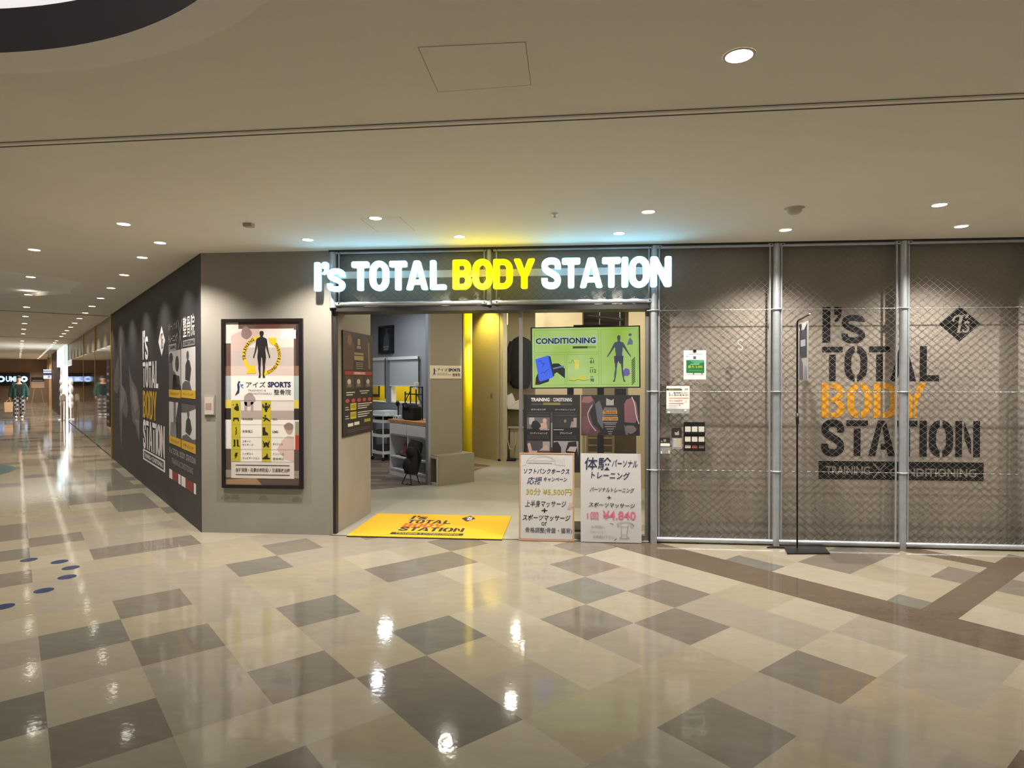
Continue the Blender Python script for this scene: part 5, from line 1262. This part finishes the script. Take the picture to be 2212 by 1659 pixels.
def area(name, loc, size, power, col, rot=(0, 0, 0), sy=None):
    d = bpy.data.lights.new(name, 'AREA'); d.energy = power; d.color = col; d.size = size
    if sy: d.shape = 'RECTANGLE'; d.size_y = sy
    o = bpy.data.objects.new(name, d); COL.objects.link(o); o.location = loc; o.rotation_euler = rot
    return o
def shop_lamp(loc, power, col, r=.06):
    d = bpy.data.lights.new('shop_lamp', 'AREA'); d.shape = 'DISK'; d.energy = power; d.color = col; d.size = 2 * r
    o = bpy.data.objects.new('shop_lamp', d); COL.objects.link(o); o.location = loc
    return o
for x, y in ((-.6, 4.2), (.5, 4.9), (.9, 3.0)): shop_lamp((x, y, 2.97), 19, (.88, .94, 1.0), .10)
for x, y in ((2.3, 1.5), (3.0, 2.6)): shop_lamp((x, y, 2.97), 9, (1, .93, .78))
for x, y in ((3.6, 1.3), (4.35, 1.3), (3.6, 2.3), (4.9, 2.2)): shop_lamp((x, y, 2.97), 20, (1, .90, .70))
for x, y in ((3.1, 4.4), (4.4, 4.8)): shop_lamp((x, y, 2.97), 10, (1, .90, .70))
shop_lamp(tuple(WM @ Vector((-2.0, .32, 2.9))), 40, (1, .95, .8), .12); shop_lamp(tuple(WM @ Vector((-.9, .32, 2.9))), 40, (1, .95, .8), .12)
def unseen_spot(loc, to, power, col, ang, r=.04):
    d = bpy.data.lights.new('unseen_spot', 'SPOT'); d.energy = power; d.color = col; d.spot_size = radians(ang); d.spot_blend = .6; d.shadow_soft_size = r
    o = bpy.data.objects.new('unseen_spot', d); COL.objects.link(o); o.location = loc; o.rotation_euler = (Vector(to) - Vector(loc)).to_track_quat('-Z', 'Y').to_euler()
unseen_spot((2.95, 2.95, 2.93), (2.24, 3.8, 1.7), 230, (1, .93, .70), 26)  # unseen spot added to brighten the yellow pillar
unseen_spot((2.6, 3.3, 2.93), (2.22, 3.8, 2.6), 40, (1, .93, .70), 50)  # second added spot, brightens the top of the pillar
unseen_spot((2.01, 5.86, 2.96), (2.28, 6.12, 2.45), 55, (1, .80, .10), 110)
shop_lamp((2.9, 5.0, 2.97), 24, (1, .92, .72))

def area(name, loc, size, power, col, rot=(0, 0, 0), sy=None):
    d = bpy.data.lights.new(name, 'AREA'); d.energy = power; d.color = col; d.size = size
    if sy: d.shape = 'RECTANGLE'; d.size_y = sy
    o = bpy.data.objects.new(name, d); COL.objects.link(o); o.location = loc; o.rotation_euler = rot
    return o

# ------------------------------------------------------------------ the corridor beyond
def cbox(q, t0, t1, n0, n1, z0, z1, m): q.box(t0, t1, n0, n1, z0, z1, m)
M_MIR = mat('bronze_mirror', '#8a7d70', .04, .95, .04, 1.0)
w = MB(CM)
for k in range(4):
    w.box(7.92 + k * 3.45, 7.92 + k * 3.45 + 3.43, .0, .06, 0.02, 2.30, M_MIR)
w.box(7.75, 21.7, .02, .2, 2.31, H + .02, mat('bulkhead_panel', '#8f8376', .35, .5, .06, 1)); w.box(7.75, 21.7, .03, .2, 0, .03, M_DKSTEEL); w.box(7.75, 21.7, .02, .06, 2.295, 2.315, M_GOLD)
struct(w.build('wall_corridor'))
for tt, nm in ((7.82, 'trim_5'), (11.35, 'trim_6'), (14.8, 'trim_7')):
    w = MB(CM); w.box(tt - .045, tt + .045, -.02 if tt < 8 else -.004, .06, 0, H if tt < 8 else 2.9, M_GOLD); struct(w.build(nm))
# white lit shop farther along
w = MB(CM); MW = mat('white_shop', '#e8e6e4', .6, 0, .02, 4)
w.box(21.7, 27.2, 3.0, 3.1, 0, H, MW); w.box(21.7, 21.8, .0, 3.0, 0, H, MW); w.box(27.1, 27.2, 0, 3.0, 0, H, MW); w.box(21.7, 27.2, 0, 3.0, 2.88, 2.91, MW)
struct(w.build('wall_white_shop'))
t = thing('shop_header', 'bright white lit header box of the far white shop', 'sign', tuple(cp(24.4, 0, 2.3)))
part(MB(CM).box(21.8, 27.1, -.12, .05, 2.12, 2.86, mat('header_glow', '#e4ecef', .5, 0, 0, emit=(.80, .90, .92), es=.8)), 'light_box', t)
f = Flat(cp(0, -.121, 0), -CD, (0, 0, 1)); f.rect(-26.3, 2.3, -23.5, 2.7, mat('cyan_glow', '#a0e0f0', .5, 0, 0, emit=(.45, 1.0, 1.2), es=1.0), 1); f.rect(-21.8, 2.12, -27.1, 2.17, '#dfe3e6', 1); f.done('cyan_panel', t)
q = MB(CM); q.box(21.9, 27.05, .08, .12, .03, 2.11, mat('interior_glow', '#ffffff', .5, 0, 0, emit=(1, .97, .97), es=.85)); tag(q.build('glow_sheet', loc=tuple(cp(24.5, .08, .03))), 'white sheet with added glow for the lit inside of the far white shop', 'display')  # emissive sheet stands in for the brightly lit white interior
t = thing('display_stand', 'white stacked display with rounded panels before the far white shop', 'display stand', tuple(cp(22.8, -.12, 0)))
for i, (z, r_) in enumerate(((1.48, .2), (1.2, .24), (.85, .25), (.62, .2))):
    part(MB(CM).ell((22.8 - .05 * i, -.14, z), (r_ * 1.1, .08, r_ * .8), M_WHITE), 'panel', t)
part(MB(CM).tube([(22.8, -.14, 0), (22.8, -.14, 1.5)], .02, M_WHITE, 8).box(22.6, 23, -.26, -.02, .002, .03, M_WHITE), 'pole', t)
def easel(name, label, t0, n0, hgt, board_c, w_=.5, bh=.5):
    t = thing(name, label, 'easel', tuple(cp(t0, n0, 0)))
    for s_ in (-1, 1):
        part(MB(CM).tube([(t0, n0 + s_ * w_ * .5, .0), (t0 + .12, n0 + s_ * .06, hgt)], .022, mat('easel_wood', '#a48e74', .6), 8), 'leg', t)
    part(MB(CM).tube([(t0 + .55, n0, 0), (t0 + .14, n0, hgt * .95)], .02, mat('easel_wood', '#a48e74', .6), 8), 'back_leg', t)
    part(MB(CM).box(t0 - .03, t0 - .01, n0 - w_ * .5, n0 + w_ * .5, hgt - bh, hgt + .06, pr(board_c)), 'board', t)
    part(MB(CM).box(t0 - .06, t0 + .02, n0 - w_ * .5, n0 + w_ * .5, hgt - bh - .04, hgt - bh, mat('easel_wood', '#a48e74', .6)), 'ledge', t)
    return t
easel('easel_sign', 'wooden easel with a pale sign leaning before the far white shop', 20.6, -.20, 1.0, '#cbb9a2', .10, .16)
t = easel('easel_sign', 'dark topped easel sign before the brown wall at the corridor end', 39.5, -.55, 1.65, '#b8a28e', .62, .55)
f = Flat(cp(39.465, -.55, 0), Vector((CN.x, CN.y, 0)), (0, 0, 1)); f.rect(-.31, 1.45, .31, 1.71, '#26201e', 1); f.rect(-.25, 1.5, .25, 1.54, '#8b8a90', 2); f.done('heading', t)
w = MB(CM); w.box(27.2, 33.5, -.05, .1, 0, H, mat('dark_door_panel', '#3a2a24', .5, 0, .15, 2)); w.box(33.5, 44.9, .05, .15, 0, H, mat('tan_panel', '#b3967a', .5, 0, .1, 1))
struct(w.build('wall_far_side'))
for i, tt in enumerate((33.6, 39.0)):
    w = MB(CM); w.tube([(tt, -.06, 0), (tt, -.06, H)], .035, M_GOLD, 10); struct(w.build('trim_%d' % (8 + i)))
w = MB(CM); w.box(45, 45.2, -8, .2, 0, H + .05, M_BROWN); struct(w.build('wall_end'))
w = MB(CM); w.box(6, 45.2, -7.2, -7.0, 0, H + .02, M_BEIGEW); struct(w.build('wall_left'))
t = thing('lit_wall_sign', 'dark box sign with blue white lit characters on the end wall', 'sign', tuple(cp(44.9, -1.5, 1.6)))
part(MB(CM).box(44.88, 44.98, -2.55, -.85, 1.16, 2.02, pr('#1d1518')), 'sign_box', t)
f = Flat(cp(44.879, 0, 0), Vector((CN.x, CN.y, 0)), (0, 0, 1), eps=.004); MBL = mat('blue_sign_glow', '#cfe4ff', .5, 0, 0, emit=(.62, .92, 1.5), es=1.1)
def ring_(cx, cy, r0, r1):
    f.poly([(cx + r1 * cos(a * pi / 10), cy + r1 * sin(a * pi / 10)) for a in range(20)], MBL, 1, [[(cx + r0 * cos(a * pi / 10), cy + r0 * sin(a * pi / 10)) for a in range(20)][::-1]])
ring_(-2.32, 1.6, .09, .2); f.text('UMI', -2.08, 1.42, -1.55, 1.78, MBL, 1, .04); ring_(-1.15, 1.6, .07, .19); f.rect(-1.45, 1.42, -1.36, 1.78, MBL, 1)
f.done('lit_characters', t)
t = thing('blade_sign', 'small blue and white hanging sign above the corridor near its end', 'sign', tuple(cp(34, -.4, 2.1)))
part(MB(CM).box(33.98, 34.02, -.42, .04, 1.62, 2.10, mat('blade_glow', '#cdd4e0', .5, 0, 0, emit=(.75, .82, .95), es=.6)), 'panel', t); part(MB(CM).tube([(34, -.2, 2.1), (34, -.2, H)], .012, M_DKSTEEL, 6), 'hanger', t)
f = Flat(cp(33.979, 0, 0), Vector((CN.x, CN.y, 0)), (0, 0, 1), eps=.003); f.rect(-.42, 1.80, .04, 1.93, '#39456e', 1); f.rect(-.42, 2.0, .04, 2.05, '#39456e', 1); f.disc(-.19, 1.72, .06, .05, '#8fa0c8', 1); f.done('print', t)
t = thing('exit_sign', 'small round green lit sign in the corridor ceiling', 'sign', tuple(cp(19.5, -1.9, 2.5)))
# tall dark display strip on the mirror beside the gold post
t = thing('display_strip', 'tall dark poster strip with pale patches on the mirrored wall beside the gold post', 'poster', tuple(cp(8.1, -.01, .9)))
part(MB(CM).box(7.90, 8.50, -.03, -.004, .62, 2.0, pr('#241e1c')), 'sheet', t)
f = Flat(cp(0, -.0305, 0), -CD, (0, 0, 1)); rr = random.Random(3)
for i in range(9):
    z = .70 + i * .14; f.rect(-8.45 + rr.random() * .1, z, -8.05 + rr.random() * .1, z + .05, ('#6d6660', '#8a837c', '#4b423c')[i % 3], 1)
f.done('print', t)
bpy.data.objects.remove(bpy.data.objects['exit_sign'])
area('white_shop_lamp', tuple(cp(24.4, 1.2, 2.85)), 2.2, 160, (1, .97, 1.0), (0, 0, 0))
l_ = area('white_shop_spill', tuple(cp(24.4, .04, 1.3)), 4.0, 55, (1, .97, 1.0), sy=1.8)  # unseen light added to throw the white shop's brightness into the corridor
l_.rotation_euler = (-CN).to_track_quat('-Z', 'Z').to_euler()

# ------------------------------------------------------------------ the person walking up the corridor
def skin(name, verts, edges, radii, m, parent, sub=2, root=0):
    me = bpy.data.meshes.new(name); me.from_pydata(verts, edges, []); me.materials.append(m)
    o = bpy.data.objects.new(name, me); COL.objects.link(o)
    md = o.modifiers.new('skin', 'SKIN'); md.use_smooth_shade = True
    for i, v in enumerate(me.skin_vertices[0].data):
        r_ = radii[i]; v.radius = r_ if isinstance(r_, tuple) else (r_, r_); v.use_root = (i == root)
    s_ = o.modifiers.new('subsurf', 'SUBSURF'); s_.levels = sub; s_.render_levels = sub
    o.parent = parent
    return o
pp = cp(25.6, -1.45, 0)
person = thing('person', 'person in open green jacket and checked trousers walking up the corridor with a bag', 'person', tuple(pp))
face_dir = Vector((3.8 - pp.x, -6.18 - pp.y, 0)).normalized()
person.rotation_euler = (0, 0, math.atan2(face_dir.y, face_dir.x) + pi / 2)        # local -Y faces the camera
SKN = mat('skin', '#c79a80', .55, 0, .04, 20); GRN = mat('green_jacket', '#10382d', .85, 0, .10, 25); TEE = mat('black_tee', '#121316', .9); HAIR = mat('hair', '#1d1715', .6, 0, .2, 60); SHO = mat('shoe_white', '#d8d4ce', .5)
CHK = bpy.data.materials.new('check_trousers'); CHK.use_nodes = True
nt = CHK.node_tree; b = nt.nodes['Principled BSDF']; tc = nt.nodes.new('ShaderNodeTexCoord'); ck = nt.nodes.new('ShaderNodeTexChecker'); ck.inputs['Scale'].default_value = 12; ck.inputs['Color1'].default_value = lin('#8d8782') + (1,); ck.inputs['Color2'].default_value = lin('#1f1c1e') + (1,)
nt.links.new(tc.outputs['Object'], ck.inputs['Vector']); nt.links.new(ck.outputs['Color'], b.inputs['Base Color']); b.inputs['Roughness'].default_value = .9
# body: pelvis root, spine, neck, head, arms, legs mid-stride
V_ = [(0, 0, .93), (0, .01, 1.12), (0, .01, 1.32), (0, .0, 1.43), (0, -.01, 1.50), (0, -.02, 1.58), (0, -.015, 1.68),
      (.17, .01, 1.39), (.24, .02, 1.12), (.27, -.03, .88), (-.17, .01, 1.39), (-.25, .02, 1.12), (-.30, -.02, .88),
      (.09, 0, .88), (.10, -.05, .49), (.10, .02, .09), (.10, -.10, .04), (-.09, 0, .88), (-.10, -.08, .49), (-.10, -.10, .09), (-.10, -.22, .05)]
E_ = [(0, 1), (1, 2), (2, 3), (3, 4), (4, 5), (5, 6), (2, 7), (7, 8), (8, 9), (2, 10), (10, 11), (11, 12), (0, 13), (13, 14), (14, 15), (15, 16), (0, 17), (17, 18), (18, 19), (19, 20)]
R_ = [(.12, .09), (.11, .08), (.11, .085), .06, .052, (.072, .085), (.074, .088), .055, .042, .030, .055, .042, .030, .085, .055, .038, .03, .085, .055, .038, .03]
body = skin('body', V_, E_, R_, SKN, person)
q = MB(); q.ell((0, -.115, 1.60), (.010, .018, .016), SKN, 8, 6); part2 = q.build('nose', body); part2.location = (0, 0, 0)
q = MB(); q.ell((-.03, -.10, 1.625), (.011, .006, .006), TEE, 8, 6).ell((.03, -.10, 1.625), (.011, .006, .006), TEE, 8, 6); o = q.build('eyes', body); o.location = (0, 0, 0)
q = MB(); q.ell((0, -.103, 1.563), (.022, .006, .006), mat('lips', '#a8685c', .5), 8, 6); o = q.build('mouth', body); o.location = (0, 0, 0)
for s_ in (-1, 1):
    q = MB(); q.ell((s_ * .077, -.01, 1.605), (.012, .02, .03), SKN, 8, 6); o = q.build('ear', body); o.location = (0, 0, 0)
q = MB(); q.ell((0, .012, 1.665), (.09, .10, .078), HAIR, 16, 10).ell((0, .05, 1.62), (.082, .065, .09), HAIR, 14, 8).ell((0, -.075, 1.695), (.07, .035, .03), HAIR, 12, 6); o = q.build('hair', body); o.location = (0, 0, 0)
skin('t_shirt', [(0, 0, .82), (0, .0, 1.12), (0, .0, 1.32), (0, 0, 1.455), (.15, 0, 1.40), (-.15, 0, 1.40)], [(0, 1), (1, 2), (2, 3), (2, 4), (2, 5)], [(.17, .13), (.16, .12), (.16, .118), (.075, .07), .075, .075], TEE, person)
for s_ in (-1, 1):
    skin('jacket_front', [(s_ * .13, .02, .70), (s_ * .13, .015, 1.10), (s_ * .13, .01, 1.32), (s_ * .08, .01, 1.44), (s_ * .19, .01, 1.385), (s_ * .255, .02, 1.12), (s_ * .288, -.03, .84)], [(0, 1), (1, 2), (2, 3), (2, 4), (4, 5), (5, 6)], [(.115, .15), (.095, .14), (.095, .135), (.05, .08), .085, .078, .062], GRN, person, root=1)
skin('jacket_back', [(0, .07, .70), (0, .07, 1.1), (0, .06, 1.35), (0, .045, 1.44)], [(0, 1), (1, 2), (2, 3)], [(.18, .09), (.17, .085), (.17, .08), (.10, .06)], GRN, person)
skin('trousers', [(0, .0, 1.0), (.09, 0, .86), (.11, -.05, .49), (.105, .01, .03), (-.09, 0, .86), (-.11, -.08, .49), (-.105, -.10, .03)], [(0, 1), (1, 2), (2, 3), (0, 4), (4, 5), (5, 6)], [(.165, .125), .125, .10, .085, .125, .10, .085], CHK, person)
for (x, y) in ((.10, -.04), (-.10, -.16)):
    q = MB(); q.ell((x, y, .045), (.05, .13, .045), SHO, 12, 8); o = q.build('shoe', person); o.location = (0, 0, 0)
for s_, hx, hy, hz in ((1, .272, -.04, .86), (-1, -.302, -.03, .86)):
    hv = [(hx, hy, hz), (hx, hy - .005, hz - .05), (hx, hy - .008, hz - .085)]
    he = [(0, 1), (1, 2)]; hr = [.022, (.018, .036), (.016, .036)]
    for k, (dy, ln) in enumerate(((-.03, .062), (-.011, .07), (.009, .066), (.027, .052))):
        i0 = len(hv); hv += [(hx, hy + dy, hz - .085), (hx - s_ * .008, hy + dy, hz - .085 - ln * .55), (hx - s_ * .026, hy + dy, hz - .085 - ln * .9)]; he += [(2, i0), (i0, i0 + 1), (i0 + 1, i0 + 2)]; hr += [.0095, .009, .008]
    i0 = len(hv); hv += [(hx - s_ * .006, hy - .038, hz - .04), (hx - s_ * .018, hy - .055, hz - .075)]; he += [(1, i0), (i0, i0 + 1)]; hr += [.011, .009]
    skin('hand', hv, he, hr, SKN, person, 1)
bag = thing('paper_bag', 'tan paper shopping bag carried by the person in the corridor', 'bag', (0, 0, 0))
bag.location = pp; bag.rotation_euler = person.rotation_euler
q = MB(); KR = mat('kraft_paper', '#c9a27c', .8, 0, .05, 8)
q.add([(-.46, -.14, .26), (-.20, -.14, .26), (-.20, .02, .26), (-.46, .02, .26), (-.47, -.15, .66), (-.19, -.15, .66), (-.19, .03, .66), (-.47, .03, .66)], [(0, 3, 2, 1), (0, 1, 5, 4), (1, 2, 6, 5), (2, 3, 7, 6), (3, 0, 4, 7)], KR); o = q.build('bag_body', bag); o.location = (0, 0, 0)
q = MB(); q.tube([(-.42, -.14, .65), (-.36, -.06, .745), (-.315, -.035, .758), (-.28, -.06, .745), (-.27, -.14, .65)], .006, KR, 6); o = q.build('handle', bag); o.location = (0, 0, 0)
